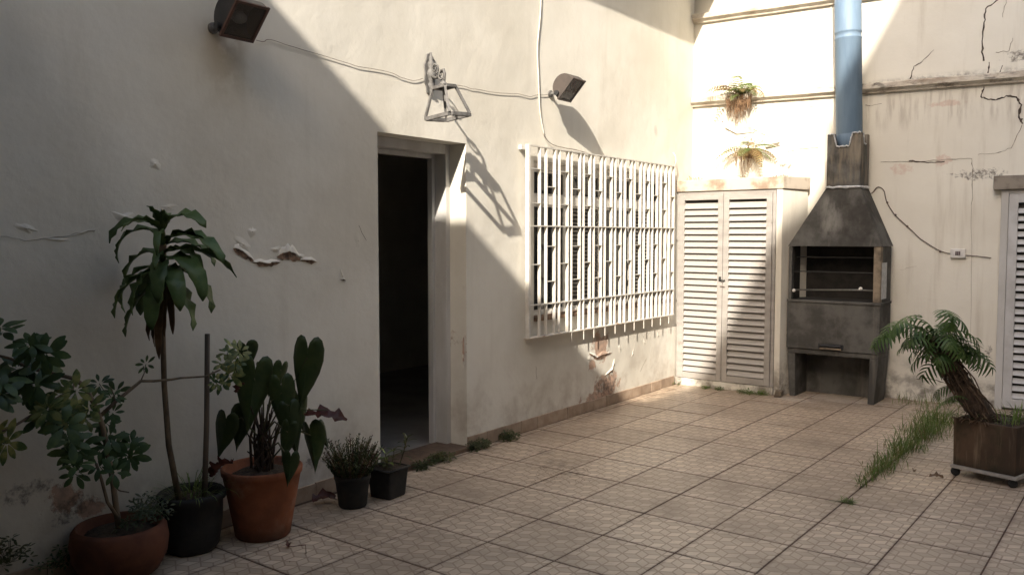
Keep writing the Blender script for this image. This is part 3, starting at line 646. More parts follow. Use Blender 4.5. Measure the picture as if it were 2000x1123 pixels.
G().box((bx0+.035,FY+.02,oz0+.0005),(bx1-.062,BY-.031,oz0+.004)).build('soot_lining', M['soot'], bq)
for zz, yy in ((1.165,FY+.06),(1.30,FY+.12)):
    G().tube([(bx0+.03,yy,zz),(bx1-.06,yy,zz)],.006,6).build('grate_rail', M['rubber'], bq)
rz = onY(1550,567,FY+.01).z+.005
G().tube([(bx0+.035,FY+.012,rz),(bx1-.2,FY+.012,rz+.02),(bx1-.063,FY+.012,rz+.02)],.0075,8).build('spit_rod', M['reflector'], bq, smooth=True)
for px in (1551,1681):
    p = onY(px,567 if px<1600 else 564,FY); G().lathe([(.004,-.014),(.014,-.012),(.016,0),(.014,.012),(.004,.014)],(0,0,0),14).build('spit_knob', M['bulb'], bq, smooth=True).matrix_local = Matrix.Translation((p.x,FY-.004,p.z)) @ Matrix.Rotation(math.pi/2,4,'X')
hz0, hz1 = 1.402, 1.93; nx0, nx1 = 1.36, 1.655; ny0, ny1 = FY+.06, BY-.02
g = G(); o_ = [(bx0-.006,FY-.012,hz0),(bx1+.01,FY-.012,hz0),(bx1+.01,BY+.02,hz0),(bx0-.006,BY+.02,hz0)]; t_ = [(nx0,ny0,hz1),(nx1,ny0,hz1),(nx1,ny1,hz1),(nx0,ny1,hz1)]
i_ = [(bx0+.03,FY+.03,hz0),(bx1-.03,FY+.03,hz0),(bx1-.03,BY-.02,hz0),(bx0+.03,BY-.02,hz0)]; it = [(nx0+.03,ny0+.03,hz1-.01),(nx1-.03,ny0+.03,hz1-.01),(nx1-.03,ny1-.03,hz1-.01),(nx0+.03,ny1-.03,hz1-.01)]
g.add(o_+t_+i_+it,[(0,1,5,4),(1,2,6,5),(2,3,7,6),(3,0,4,7),(4,5,6,7),(8,12,13,9),(9,13,14,10),(10,14,15,11),(11,15,12,8),(0,8,9,1),(1,9,10,2),(2,10,11,3),(3,11,8,0),(12,15,14,13)])
g.build('hood', M['concrete'], bq)
# neck with notched rim
nz1 = 2.415
def neckwall(pa, pb, notch, th):
    pa, pb = Vector(pa), Vector(pb); d = (pb-pa); L = d.length; d.normalize(); nn = Vector((-d.y,d.x,0))
    prof = [(0,0),(L,0),(L,nz1-hz1),(L*.74,nz1-hz1),(L*.66,nz1-hz1-notch),(L*.30,nz1-hz1-notch),(L*.22,nz1-hz1),(0,nz1-hz1)]
    return G().prism(prof, lambda a,b,w: pa+d*a+nn*w+Vector((0,0,hz1+b)), 0, th)
neckwall((nx0,ny0,0),(nx1,ny0,0),.115,.035).build('neck', M['concrete'], bq, bevel=.004)
neckwall((nx1,ny0+.0355,0),(nx1,ny1,0),.10,.035).build('neck', M['concrete'], bq, bevel=.004)
G().box((nx0,ny0+.0355,hz1),(nx0+.035,ny1,nz1)).build('neck', M['concrete'], bq, bevel=.004)
G().box((nx0+.0355,ny1-.03,hz1),(nx1-.036,ny1,nz1-.02)).build('neck', M['concrete'], bq, bevel=.004)
def bead(P, r, seed):
    g = G(); Q = []
    for i in range(len(P)-1):
        for k in range(10): Q.append(Vector(P[i]).lerp(Vector(P[i+1]),k/10))
    Q.append(Vector(P[-1]))
    Q = [q+Vector((0,-.003,.012*noise.noise(Vector((i*.7,seed,0))))) for i,q in enumerate(Q)]
    g.tube(Q,[r*(.7+.9*abs(noise.noise(Vector((i*.9,seed,5))))) for i in range(len(Q))],7); return g.build('sealant_bead', M['caulk'], bq, smooth=True)
bead([(nx0-.002,ny0-.006,hz1+.004),(nx1+.004,ny0-.006,hz1+.004),(nx1+.006,ny1,hz1+.004)],.014,1)
Ln = nx1-nx0
bead([(nx0+Ln*.02,ny0-.002,nz1),(nx0+Ln*.2,ny0-.002,nz1)],.006,2); bead([(nx0+Ln*.2,ny0-.002,nz1),(nx0+Ln*.29,ny0-.002,nz1-.115)],.007,3)
bead([(nx0+Ln*.29,ny0-.002,nz1-.115),(nx0+Ln*.66,ny0-.002,nz1-.115)],.009,4); bead([(nx0+Ln*.66,ny0-.002,nz1-.115),(nx0+Ln*.75,ny0-.002,nz1)],.007,5); bead([(nx0+Ln*.75,ny0-.002,nz1),(nx1,ny0-.002,nz1)],.007,6)
bead([(nx1+.002,ny0+.07,nz1),(nx1+.002,ny0+.09,nz1-.09),(nx1+.002,ny0+.15,nz1-.095)],.007,7)
pcx, pcy, pr = 1.513, ny0+.15, .114
pt = Matrix.Translation((pcx,pcy,2.25)) @ Matrix.Rotation(-.032,4,'Y')
pp = G().lathe([(pr,0),(pr,.16),(pr-.002,.165),(pr-.002,.172),(pr,.177),(pr,1.02),(pr+.003,1.025),(pr+.003,1.035),(pr-.001,1.04),(pr-.001,1.075),(pr+.003,1.08),(pr+.004,1.09),(pr+.002,1.095),(pr+.002,2.6)],n=40).build('flue_pipe', M['pipe'], bq, smooth=True)
pp.matrix_local = pt
for p in pp.data.polygons: p.use_smooth = True
G().lathe([(pr*.96,-.15),(pr*.96,.02)],n=24).build('flue_sleeve', M['concrete'], bq, smooth=True).matrix_local = pt

# ------------------------------------------------------------------ window grille (frame A, stands off the wall)
gx0 = .050
a0 = atA(1034,285,gx0); a1 = atA(1318,325,gx0); b0 = atA(1030,660,gx0); b1 = atA(1315,615,gx0)
Y0, Y1 = (a0.y+b0.y)/2, min((a1.y+b1.y)/2, 7.74); Z1, Z0 = (a0.z+a1.z)/2, (b0.z+b1.z)/2
gril = thing('window_grille', 'white iron security grille with staggered cross pieces over the window', 'grille', matrix=MA)
HH = Z1-Z0; bt = .007; bd = .027
G().box((gx0-.02,Y0-.012,Z0),(gx0+.014,Y0+.012,Z1+.006)).build('post', M['whitepaint'], gril, bevel=.002)
for zz in (Z1-.012,): G().box((.001,Y0-.06,zz-.022),(gx0-.021,Y0-.005,zz+.012)).build('bracket', M['whitepaint'], gril, bevel=.003)
for zz,mt in ((Z1,'whitepaint'),(Z0+HH*.586,'whitepaint'),(Z0+HH*.172,'whitepaint'),(Z0,'rustwhite')):
    G().box((.004 if zz==Z0 else gx0-.0145,Y0+.012,zz-.0045),(gx0+.0145,Y1,zz+.0045)).build('rail', M[mt], gril)  # bottom rail deepened back to the wall to block slivers of sun
# bar positions measured along the top rail (fraction of length)
cxs = [120,155,200,225,270,290,335,355,390,410,450,470,505,525,555,578,610,628,660,680,705,725,750,770,795,815,838]
def frac(c_):
    px = 1010+c_/904*330; p = atA(px, 285+(px-1034)*40/284, gx0); return p.y
bys = [min(frac(c_),Y1-.004) for c_ in cxs]
for i,yy in enumerate(bys):
    low = Z0-(.082 if (i%2==1 and 5 <= i < 26) else 0)
    g = G().box((gx0-bd/2,yy-bt/2,Z0+.0045),(gx0+bd/2,yy+bt/2,Z1-.0045))
    if low < Z0: g.box((gx0+.0085,yy-.003,low),(gx0+.0145,yy+.003,Z0-.0045))
    g.build('bar', M['whitepaint'], gril)
prev = Y0; k = 0
for i in range(0,27,2):
    a = Y0+.012 if i == 0 else bys[i-1]+bt/2; b = bys[i]-bt/2
    for fz in ((.883,.705,.384) if k%2==0 else (.795,.479,.291)):
        zz = Z0+HH*fz; G().box((gx0-bd/2+.001,a,zz-.003),(gx0+bd/2-.001,b,zz+.003)).build('cross_piece', M['whitepaint'], gril)
    k += 1
G().tube([(gx0,Y1-.005,Z1),(gx0+.01,Y1+.004,Z1+.05),(gx0+.006,Y1-.0,Z1+.10),(gx0-.01,Y1-.02,Z1+.135)],.006,6).build('curled_end', M['whitepaint'], gril, smooth=True)

# ------------------------------------------------------------------ floodlights (frame A)
def flood(yc0, yc1, zb, body, base, label, stripe):
    t = thing('floodlight', label, 'floodlight', matrix=MA)
    A_ = Vector((.105,0,zb)); B_ = Vector((.24,0,zb+.145)); c_ = (A_+B_)/2; ax = (B_-A_).normalized(); nn = Vector((-ax.z,0,ax.x)); hl = (B_-A_).length/2
    prof = [(-hl,.0)]+[(-hl*.96*math.cos(math.pi*i/14), .012+.105*math.sin(math.pi*i/14)**.8) for i in range(15)]+[(hl,.0)]
    fn = lambda a,b,d: Vector((0,d,0))+c_+ax*a+nn*b
    n = len(prof); th = .006
    G().prism(prof, fn, yc0, yc0+th).build('side_plate', M[body], t); G().prism(prof, fn, yc1-th, yc1).build('side_plate', M[body], t)
    g = G()
    for (a,b) in prof: g.v += [fn(a,b,yc0+th), fn(a,b,yc1-th)]
    g.f = [(2*i,2*i+1,2*i+3,2*i+2) for i in range(n-1)]; solid(g.build('housing', M[body], t, smooth=True),.004)
    g = G()
    for (a,b) in prof: g.v += [fn(a*.86,b*.8+.001,yc0+th+.004), fn(a*.86,b*.8+.001,yc1-th-.004)]
    g.f = [(2*i,2*i+1,2*i+3,2*i+2) for i in range(n-1)]; g.build('reflector', M['reflector'], t, smooth=True)
    q = .010
    G().prism([(-hl-.004,-.012),(hl+.004,-.012),(hl+.004,0),(-hl-.004,0)], fn, yc0-.004, yc0+q).prism([(-hl-.004,-.012),(hl+.004,-.012),(hl+.004,0),(-hl-.004,0)], fn, yc1-q, yc1+.004).prism([(-hl-.004,-.012),(-hl+q,-.012),(-hl+q,0),(-hl-.004,0)], fn, yc0+q, yc1-q).prism([(hl-q,-.012),(hl+.004,-.012),(hl+.004,0),(hl-q,0)], fn, yc0+q, yc1-q).build('glass_rim', M['rimred' if body=='flood_black' else body], t)
    G().prism([(-hl+q,-.008),(hl-q,-.008),(hl-q,-.005),(-hl+q,-.005)], fn, yc0+q+.001, yc1-q-.001).build('glass', M['glass'], t)
    p = fn(-.01,.045,(yc0+yc1)/2)
    G().lathe([(.004,-.04),(.018,-.035),(.030,-.012),(.031,.012),(.020,.034),(.004,.038)],(0,0,0),16).build('bulb', M['bulb'], t, smooth=True).matrix_local = Matrix.Translation(p) @ Matrix.Rotation(math.pi/2,4,'X')
    w = base
    G().lathe([(.028,0),(.028,.012),(.012,.016),(.012,.06)],(0,0,0),14).build('wall_mount', M['lamp_paint'], t).matrix_local = Matrix.Translation((.0,w.y,w.z)) @ Matrix.Rotation(math.pi/2,4,'Y')
    pk = fn(-hl*.72,.03,yc0-.008)
    G().tube([(.05,w.y,w.z),(pk.x,pk.y-.01,pk.z)],.010,8).tube([(pk.x,pk.y-.012,pk.z),(pk.x,pk.y+.008,pk.z)],.02,10).build('yoke', M['flood_black'], t)
    if stripe:
        for i in range(4):
            y2 = yc0+(yc1-yc0)*(.2+.2*i); G().tube([fn(-hl*.2,-.014,y2),fn(hl,-.014,y2)],.0025,5).build('guard_wire', M['rimred'], t)
    return t
f1 = atA(415,56); f2 = atA(1074,184)
yA = atA(461,1,.24).y; yB = atA(524,16,.24).y
flood(yA, yB, atA(431,68,.105).z, 'flood_black', f1, 'black floodlight with clear glass and bulb, above the potted plants', False)
yA = atA(1118,156,.24).y; yB = atA(1142,163,.24).y
flood(yA, yB, atA(1090,193,.105).z, 'flood_brown', f2, 'faded brown floodlight on the wall above the barred window', True)
# ------------------------------------------------------------------ ornate lantern
lt = thing('wall_lantern', 'ornate grey metal wall lantern with open glassless cage above the doorway', 'lantern', matrix=MA)
p0 = atA(834,103); p1 = atA(842,188); pyc = (p0.y+p1.y)/2; pz = (p0.z+p1.z)/2; ph = (p0.z-p1.z)/2
prof = []
for i in range(48):
    q = 2*math.pi*i/48; rr = 1+.10*math.cos(9*q); prof.append((math.cos(q)*.052*rr, math.sin(q)*ph*(1+.04*math.cos(9*q))))
G().prism(prof, lambda a,b,d:(d,pyc+a,pz+b), .001,.012).build('back_plate', M['lamp_paint'], lt, bevel=.002)
G().lathe([(.006,-ph*.9),(.014,-ph*.78),(.010,-ph*.66),(.026,-ph*.5),(.012,-ph*.36),(.030,-ph*.18),(.034,0),(.030,ph*.12),(.016,ph*.26),(.028,ph*.42),(.026,ph*.52),(.012,ph*.64),(.016,ph*.74),(.008,ph*.85),(.004,ph*1.0)],(.018,pyc,pz),16).build('boss', M['lamp_paint'], lt, smooth=True)
lc = Vector((.235,atA(866,200,.23).y,0)); lzT = atA(866,168,.22).z; lzB = atA(863,224,.30).z
def spiral(c_, r0, turns, a0, sgn=1, n=26, r1=.006):
    return [Vector((c_[0]+math.cos(a0+sgn*2*math.pi*turns*i/n)*(r0+(r1-r0)*i/n), c_[1], c_[2]+math.sin(a0+sgn*2*math.pi*turns*i/n)*(r0+(r1-r0)*i/n))) for i in range(n+1)]
yl = lambda x_: pyc+(lc.y-pyc)*x_/.235
arm = [Vector((.02,pyc,pz-.01)),Vector((.07,yl(.07),pz-.03)),Vector((.12,yl(.12),pz-.045)),Vector((.165,yl(.165),pz-.04)),Vector((.20,yl(.2),pz-.012)),Vector((.232,yl(.232),pz-.015)),Vector((.245,yl(.24),pz-.045)),Vector((.235,lc.y,lzT+.01))]
G().tube(arm,.0085,8).tube(spiral((.095,yl(.1),pz+.018),.036,1.3,-1.2),.006,7).tube(spiral((.185,yl(.185),pz-.045),.030,1.2,1.6,-1),.006,7).build('scroll_arm', M['lamp_paint'], lt, smooth=True)
tw, bw2 = .052, .098
def ring(w, z, hz_, t=.007):
    g = G(); x_,y_ = lc.x, lc.y
    for s in (-1,1):
        g.box((x_-w,y_+s*w-t,z-hz_),(x_+w,y_+s*w+t,z+hz_)); g.box((x_+s*w-t,y_-w+t,z-hz_+.0005),(x_+s*w+t,y_+w-t,z+hz_-.0005))
    return g
tiltm = Matrix.Translation((lc.x,lc.y,lzT)) @ Matrix.Rotation(.07,4,'X') @ Matrix.Rotation(-.10,4,'Y') @ Matrix.Translation((-lc.x,-lc.y,-lzT))
parts = []
parts.append(ring(tw,lzT-.012,.009,.010).build('top_frame', M['lamp_paint'], lt))
parts.append(G().lathe([(.060,-.006),(.045,.006),(.020,.014),(.012,.03),(.004,.034)],(lc.x,lc.y,lzT-.0045),16).build('cap', M['lamp_paint'], lt))
parts.append(ring(bw2,lzB,.011,.014).build('base_frame', M['lamp_paint'], lt))
for sx in (-1,1):
    for sy in (-1,1):
        parts.append(G().tube([(lc.x+sx*tw,lc.y+sy*tw,lzT-.019),(lc.x+sx*bw2,lc.y+sy*bw2,lzB+.009)],.0105,4).build('cage_post', M['lamp_paint'], lt))
parts.append(G().tube([(lc.x,lc.y,lzT-.012),(lc.x,lc.y,lzT-.05)],.014,10).tube([(lc.x,lc.y,lzT-.05),(lc.x,lc.y,lzT-.10)],.010,8).build('lamp_holder', M['lamp_paint'], lt))
for p in parts: p.matrix_local = tiltm
# ------------------------------------------------------------------ cables
def cable(pts, r, mat, label, off=.008, fr='A', sag=0):
    f_ = atA if fr=='A' else atB; o_ = []
    P = [f_(px,py,off) for px,py in pts]
    Q = []
    for i in range(len(P)-1):
        pm, p1_, p2_, pn = P[max(i-1,0)],P[i],P[i+1],P[min(i+2,len(P)-1)]
        for k in range(6):
            t = k/6; Q.append(.5*((2*p1_)+(p2_-pm)*t+(2*pm-5*p1_+4*p2_-pn)*t*t+(3*p1_-pm-3*p2_+pn)*t**3))
    Q.append(P[-1])
    for i,q in enumerate(Q): q.z += .004*noise.noise(Vector((i*.35,len(pts),0)))
    return tag(G().tube(Q,r,6).build('cable', M[mat], smooth=True), label, 'cable', matrix=MA if fr=='A' else MB_)
cable([(500,79),(515,82),(528,78),(575,93),(640,112),(700,130),(755,140),(785,152),(808,158),(826,154)],.0018,'cable','thin brown cable running from the black floodlight to the lantern')
cable([(868,165),(900,168),(930,175),(975,182),(1010,184),(1035,189),(1050,186),(1074,186)],.0018,'cable','thin brown cable running from the lantern to the faded floodlight')
cable([(1057,-60),(1056,20),(1050,90),(1052,160),(1055,220),(1063,264)],.0055,'cablew','white cable dropping down the house wall towards the grille',.01)
cable([(1063,266),(1075,280),(1095,288),(1120,292),(1150,300)],.003,'cable','short brown cable curving behind the top of the grille',.012)
rw = cable([(1690,372),(1702,378),(1714,366),(1726,372),(1732,395),(1748,420),(1772,442),(1800,468),(1836,490),(1858,496)],.0040,'conduit','rusty wire sagging from the barbecue flue to the socket',.008,'B')
cable([(1885,499),(1905,500),(1936,504)],.0036,'conduit','short rusty wire leading from the socket towards the louvred door',.008,'B')
for px,py in ((1733,396),(1749,420),(1772,442),(1836,491)):
    p = atB(px,py,.008); G().lathe([(.003,-.009),(.009,-.005),(.010,.004),(.004,.009)],p,10).build('clip', M['conduit'], rw)
s0 = atB(1857,486); s1 = atB(1886,504)
sk_ = thing('wall_socket', 'small white plastic socket box with dark insert on the back wall', 'socket', matrix=MB_)
G().box((s0.x,-.028,s1.z),(s1.x,-.001,s0.z)).build('box', M['bulb'], sk_, bevel=.005)
cx_ = (s0.x+s1.x)/2; cz_ = (s0.z+s1.z)/2
for k in (-1,0,1): G().box((cx_-.006+k*.014,-.031,cz_-.016),(cx_+.005+k*.014,-.0285,cz_+.018)).build('insert', M['print'], sk_)

# ------------------------------------------------------------------ leaves
def drac_w(L): return lambda t: (.008+ (L*.088)*math.sin(math.pi*min(1,t**.8*.93+.05))**.8)*(1 if t<.98 else .2)
def blade_w(w): return lambda t: w*math.sin(math.pi*(.06+.9*t))**.8
# dracaena in a black plastic bag pot
dp = floor_at(358,1085); dc = dp - TC*.15; dc = Vector((max(dc.x,.20),dc.y,0))
dr = thing('potted_dracaena', 'tall dracaena with one thin stem and drooping crown in black plastic pot', 'potted plant', loc=(0,0,0))
G().lathe([(.105,0),(.125,.03),(.135,.14),(.14,.245),(.155,.25),(.16,.275),(.150,.285),(.128,.27),(.125,.24)],dc,26,.09).build('pot', M['blackplastic'], dr, smooth=True)
G().lathe([(.127,.235),(.09,.262),(.05,.27),(.005,.272)],dc,20,.1).build('soil', M['soil'], dr, smooth=True)
ctop = onX(318,470,.30); cmid = onX(318,650,.27); cb = Vector((dc.x+.01,onX(350,968,dc.x+.01).y,.25))
stem = [cb, cb.lerp(cmid,.35)+Vector((.0,-.025,0)), cb.lerp(cmid,.7)+Vector((0,-.018,0)), cmid, cmid.lerp(ctop,.5), ctop]
G().tube(stem,[.015,.0135,.0125,.012,.014,.016],9).build('stem', M['stem'], dr, smooth=True)
def dleaf(a, p0, p1, L, z, mat='dracaena', fold=.35, wm=1, ruf=.32):
    d = RT*math.cos(R(a)) - Vector((FW.x,FW.y,0)).normalized()*math.sin(R(a))
    L *= .88; b = Vector((ctop.x,ctop.y,z)); g = G(); wf = drac_w(L); g.leaf(b+d*.01,d,p0,p1,L,lambda t:wf(t)*wm,fold,11,ruf=ruf,minx=.02,roll=rnd(-.7,.7))
    return solid(g.build('leaf', M[mat], dr, smooth=True), .0015)
zt = ctop.z
for a,p0,p1,L,dz,wm in [(178,35,-115,.34,.02,1),(160,40,-85,.30,.05,1),(200,15,-100,.36,-.06,1),(175,5,-120,.36,-.12,1),(215,-10,-95,.34,-.14,1.1),(95,75,10,.20,.03,1),(60,60,-30,.22,.05,.9),(20,48,-60,.30,.06,1),(8,25,-75,.38,.0,1),
        (-5,12,-60,.40,-.05,1),(25,10,-100,.38,-.08,1.1),(0,-5,-95,.36,-.12,1.1),(50,0,-95,.34,-.12,1.2),(75,5,-100,.32,-.10,1.15),(110,-5,-100,.34,-.12,1.2),(135,0,-95,.36,-.14,1.2),(-30,20,-80,.30,-.02,1),(30,-25,-90,.36,-.15,1.1),(120,50,-60,.26,.04,.9),(85,-20,-92,.34,-.16,1.2),(145,-30,-90,.34,-.18,1.1)]:
    dleaf(a,p0,p1,L,zt+dz,wm=wm)
for i in range(4):
    dleaf(rnd(0,180),rnd(-10,70),rnd(-110,-60),rnd(.22,.36),zt+rnd(-.16,.05),wm=rnd(.6,.9),ruf=.5)
for a,L,dz in [(70,.30,-.17),(100,.34,-.18),(130,.30,-.19),(40,.28,-.18),(160,.26,-.2),(85,.38,-.2),(115,.27,-.16)]:
    dleaf(a,-60,-95,L,zt+dz,'deadbrown',.7,.5,.35)
g = G()
for i in range(110):
    q = rnd(0,6.28); r_ = rnd(.0,.14); b = dc+Vector((r_*math.cos(q),r_*math.sin(q),.262)); L = rnd(.06,.17)
    g.leaf(b,(math.cos(q),math.sin(q)),rnd(40,85),rnd(-60,30) if r_<.1 else rnd(-95,-40),L,blade_w(.0018),.1,4,minx=.015)
g.build('weeds', M['grass'], dr, kind='stuff')
sb = Vector((dc.x+.07, 0, .2)); sb.y = onX(398,968,sb.x).y; stp = onX(405,652,sb.x)
tag(G().tube([sb,sb.lerp(stp,.5)+Vector((.002,.004,0)),stp],[.0135,.0125,.012],8).build('wooden_stake', M['stake'], smooth=True), 'grey wooden stake stuck upright in the black plastic pot', 'stake')

# anthurium in the large terracotta pot
ap = floor_at(520,1062); ac = ap - TC*.15; ac.x = max(ac.x,.27); ac.z = 0
an = thing('potted_anthurium', 'large terracotta pot with heart-leaved anthurium', 'potted plant', loc=ac)
G().lathe([(.125,0),(.135,.01),(.150,.10),(.172,.22),(.190,.315),(.196,.318),(.199,.345),(.190,.352),(.176,.345),(.172,.31)],(0,0,0),36).build('pot', M['terracotta'], an, smooth=True)
G().lathe([(.174,.30),(.12,.325),(.06,.335),(.004,.338)],(0,0,0),22,.1).build('soil', M['soil'], an, smooth=True)
FH = Vector((FW.x,FW.y,0)).normalized()
def heart(c_, h, w, roll, yawd, cup, mat, name='leaf', tilt=0):
    """heart leaf hanging tip-down, c_ centre, facing the court"""
    g = G(); n = 26; out = []
    for i in range(n):
        q = 2*math.pi*i/n
        xx = math.sin(q)**3; yy = (13*math.cos(q)-5*math.cos(2*q)-1.6*math.cos(3*q)-.5*math.cos(4*q))/16
        out.append((xx, yy if yy>0 else yy*1.0))
    Mx = Matrix.Translation(c_) @ Matrix.Rotation(YAW+R(yawd),4,'Z') @ Matrix.Rotation(R(tilt),4,'X') @ Matrix.Rotation(R(roll),4,'Y')
    rings = [.33,.66,1.0]; g.v.append(Mx @ Vector((0,0,0.24*h)))
    for r_ in rings:
        for (a,b) in out:
            X_ = a*r_*w/2; Z_ = (b*.64+.12)*h*r_*.98+.24*h*(1-r_)
            Y_ = cup*abs(a*r_)**1.4*w*.5 + (-.10*h*(max(0,-b)*r_)**2) + .05*w*math.sin(a*9+b*7)*r_*.5
            g.v.append(Mx @ Vector((X_,Y_,Z_)))
    for k in range(n): g.f.append((0,1+k,1+(k+1)%n))
    for i in range(2):
        for k in range(n): a = 1+i*n; b = a+n; g.f.append((a+k,b+k,b+(k+1)%n,a+(k+1)%n))
    return solid(g.build(name, M[mat], an, smooth=True),.0015), Mx @ Vector((0,0,0.24*h))
PXM = 4.05/FPX
def apx(px, py, dep=0):                                  # point on the plane through the plant facing the court, dep towards it
    return hit(px,py,FH,ac-FH*dep)-ac
hub = Vector((0,0,.40))
leaves = [(597,730,142,66,6,-8,.3,0,.02,0),(553,795,125,54,-4,10,.35,0,.05,0),(492,772,150,74,8,14,.3,0,.04,0),(437,850,92,54,10,-15,.3,0,.06,0),(486,690,50,44,-12,5,.4,0,.0,20),(571,838,110,50,-8,20,.4,0,.08,0),(612,872,98,56,-14,-25,.5,0,.04,0),
          (560,862,80,40,10,-10,.4,0,.12,0),(566,915,66,34,6,0,.3,0,.20,0),(546,735,60,30,14,30,.6,0,.02,0),(520,740,70,44,-10,-20,.3,0,-.06,10),(470,835,90,50,12,20,.4,0,.0,0),(585,800,90,44,-6,30,.4,0,-.05,0),(630,850,60,30,-20,40,.5,0,.0,0)]
pet = G()
for i,(px,py,hh,ww,ro,yw,cup,_,dep,ti) in enumerate(leaves):
    c_ = apx(px,py,dep); o,j = heart(c_,hh*PXM,ww*PXM,ro,yw,cup,'anthurium',tilt=ti)
    b = hub+Vector((rnd(-.03,.03),rnd(-.03,.03),rnd(-.06,.12))); mid = b.lerp(j,.55)+Vector((0,0,.07)) 
    G().tube([b,mid,j],[.005,.004,.0032],6).build('petiole', M['stemgreen'], an, smooth=True)
g = G()
for i in range(40):
    q = rnd(0,6.28); r_ = rnd(.0,.055); b = Vector((r_*math.cos(q)*1.3,r_*math.sin(q),.31)); hh = rnd(.12,.36)
    g.tube([b,b+Vector((rnd(-.03,.03),rnd(-.03,.03),hh*.5)),b+Vector((rnd(-.05,.05),rnd(-.05,.05),hh))],[.008,.007,.003],5)
g.build('old_stems', M['trunk'], an, kind='stuff')
def crumple(base, d, L, w, mat, name, parent, seed, p0=10, p1=-25):
    g = G(); g.leaf(base,d,p0,p1,L,lambda t:w*(math.sin(math.pi*min(1,.12+.85*t))**.6)*(1+.4*math.sin(t*17+seed)),.75,12,ruf=.5,roll=.8)
    return solid(g.build(name,M[mat],parent,smooth=True),.0015)
b = apx(596,812,.05); crumple(b,(RT.x,RT.y),.21,.030,'deadred','withered_leaf',an,1,8,-22)
b = apx(455,905,.18); crumple(b,(-RT.x+.3,-RT.y),.11,.030,'deadred','withered_leaf',an,2,10,-80)
b = apx(430,905,.18); crumple(b,(-RT.x,-RT.y),.08,.024,'deadred','withered_leaf',an,3,-30,-90)
b = apx(478,750,.10); crumple(b,(-RT.x,-RT.y-.3),.06,.018,'deadred','withered_leaf',an,4,-10,-90)
G().tube([hub,apx(560,790,.05),apx(598,800,.05),b*0+apx(640,800,.05)],.003,5).build('petiole', M['stemgreen'], an, smooth=True)
# rosettes of leaflets (schefflera)
def rosette(g, c_, nrm, r_, nl=7, w=.33, droop=30):
    nrm = Vector(nrm).normalized(); a = nrm.orthogonal().normalized(); b = nrm.cross(a); ph0 = rnd(0,6.28)
    for k in range(nl):
        q = ph0+2*math.pi*k/nl+rnd(-.2,.2); d = (a*math.cos(q)+b*math.sin(q)); L = r_*rnd(.75,1.1); sd = d.cross(nrm); dr_ = R(droop+rnd(-15,20))
        o = len(g.v); p = Vector(c_)+d*.012; n = 5
        for i in range(n+1):
            t = i/n; an_ = dr_*t*1.3-.25; tan = d*math.cos(an_)-nrm*math.sin(an_); nn = sd.cross(tan)
            wd = L*w*.62*(math.sin(math.pi*min(1,(.04+.93*t)**1.25))**.8)
            for s_ in (-1,0,1): g.v.append(Vector((max((p+sd*s_*wd).x,.012),*((p+sd*s_*wd+nn*abs(s_)*wd*-.18).yz))))
            p = p+tan*(L/n)
        for i in range(n): e = o+i*3; g.f += [(e,e+1,e+4,e+3),(e+1,e+2,e+5,e+4)]
sp_ = floor_at(235,1150); 
sc = Vector((.24, onX(235,1085,.24).y, 0))
sf = thing('potted_schefflera', 'umbrella tree with fingered leaves in a wide terracotta bowl', 'potted plant', loc=sc)
G().lathe([(.12,0),(.16,.03),(.195,.10),(.203,.16),(.195,.215),(.180,.235),(.168,.232),(.165,.20)],(0,0,0),34).build('pot', M['terracotta2'], sf, smooth=True)
G().lathe([(.168,.195),(.10,.21),(.005,.215)],(0,0,0),20,.1).build('soil', M['soil'], sf, smooth=True)
def spx(px,py,x_=.28): return onX(px,py,x_)-sc
def limb(pts, r0, r1, x_=.28):
    P = [spx(px,py,x_) for px,py in pts]; n = len(P)
    G().tube(P,[r0+(r1-r0)*i/(n-1) for i in range(n)],8).build('branch', M['stem'], sf, smooth=True)
limb([(232,1030),(228,1000),(222,950),(212,890),(200,830),(185,790),(165,755),(148,740),(115,732)],.0145,.008)
limb([(230,1010),(210,980),(198,935),(188,905)],.008,.006,.30)
limb([(196,812),(225,785),(258,758),(275,744),(300,744),(335,741),(352,738),(400,735),(430,722)],.0085,.004)
limb([(80,800),(50,818),(20,836),(-20,850)],.006,.004,.33)
limb([(148,740),(142,760),(115,775),(80,800)],.006,.005,.30)
limb([(275,744),(282,728),(280,715)],.003,.002); limb([(225,785),(222,770),(215,755)],.003,.002); limb([(222,950),(235,958),(252,961)],.0035,.003)
limb([(115,732),(60,720),(20,700),(-20,690)],.007,.005)
random.seed(21)
clusters = [  # px, py, spread px, count, radius m, mat, x
    (45,715,60,13,.080,'scheff',.28),(20,760,45,7,.080,'scheff',.30),(0,640,22,3,.075,'scheff',.30),(5,850,25,4,.075,'scheffvar',.33),(95,700,25,3,.07,'scheff',.26),
    (135,790,45,12,.070,'scheffvar',.30),(100,830,30,6,.072,'scheff',.32),(165,800,25,4,.06,'scheffvar',.32),(125,865,35,5,.072,'scheff',.34),(175,880,35,6,.065,'scheff',.32),(225,870,35,6,.065,'scheff',.28),(248,890,25,4,.068,'scheff',.28),(165,920,25,4,.06,'scheff',.33),(215,915,25,3,.055,'scheff',.33),(225,820,20,3,.05,'scheff',.25),
    (212,758,22,5,.045,'scheff',.27),(280,712,5,1,.03,'scheff',.28),(448,695,26,9,.050,'scheffvar',.28),(462,720,24,5,.05,'scheffvar',.28),(430,745,20,4,.042,'scheff',.28),(418,752,12,2,.04,'scheffvar',.28)]
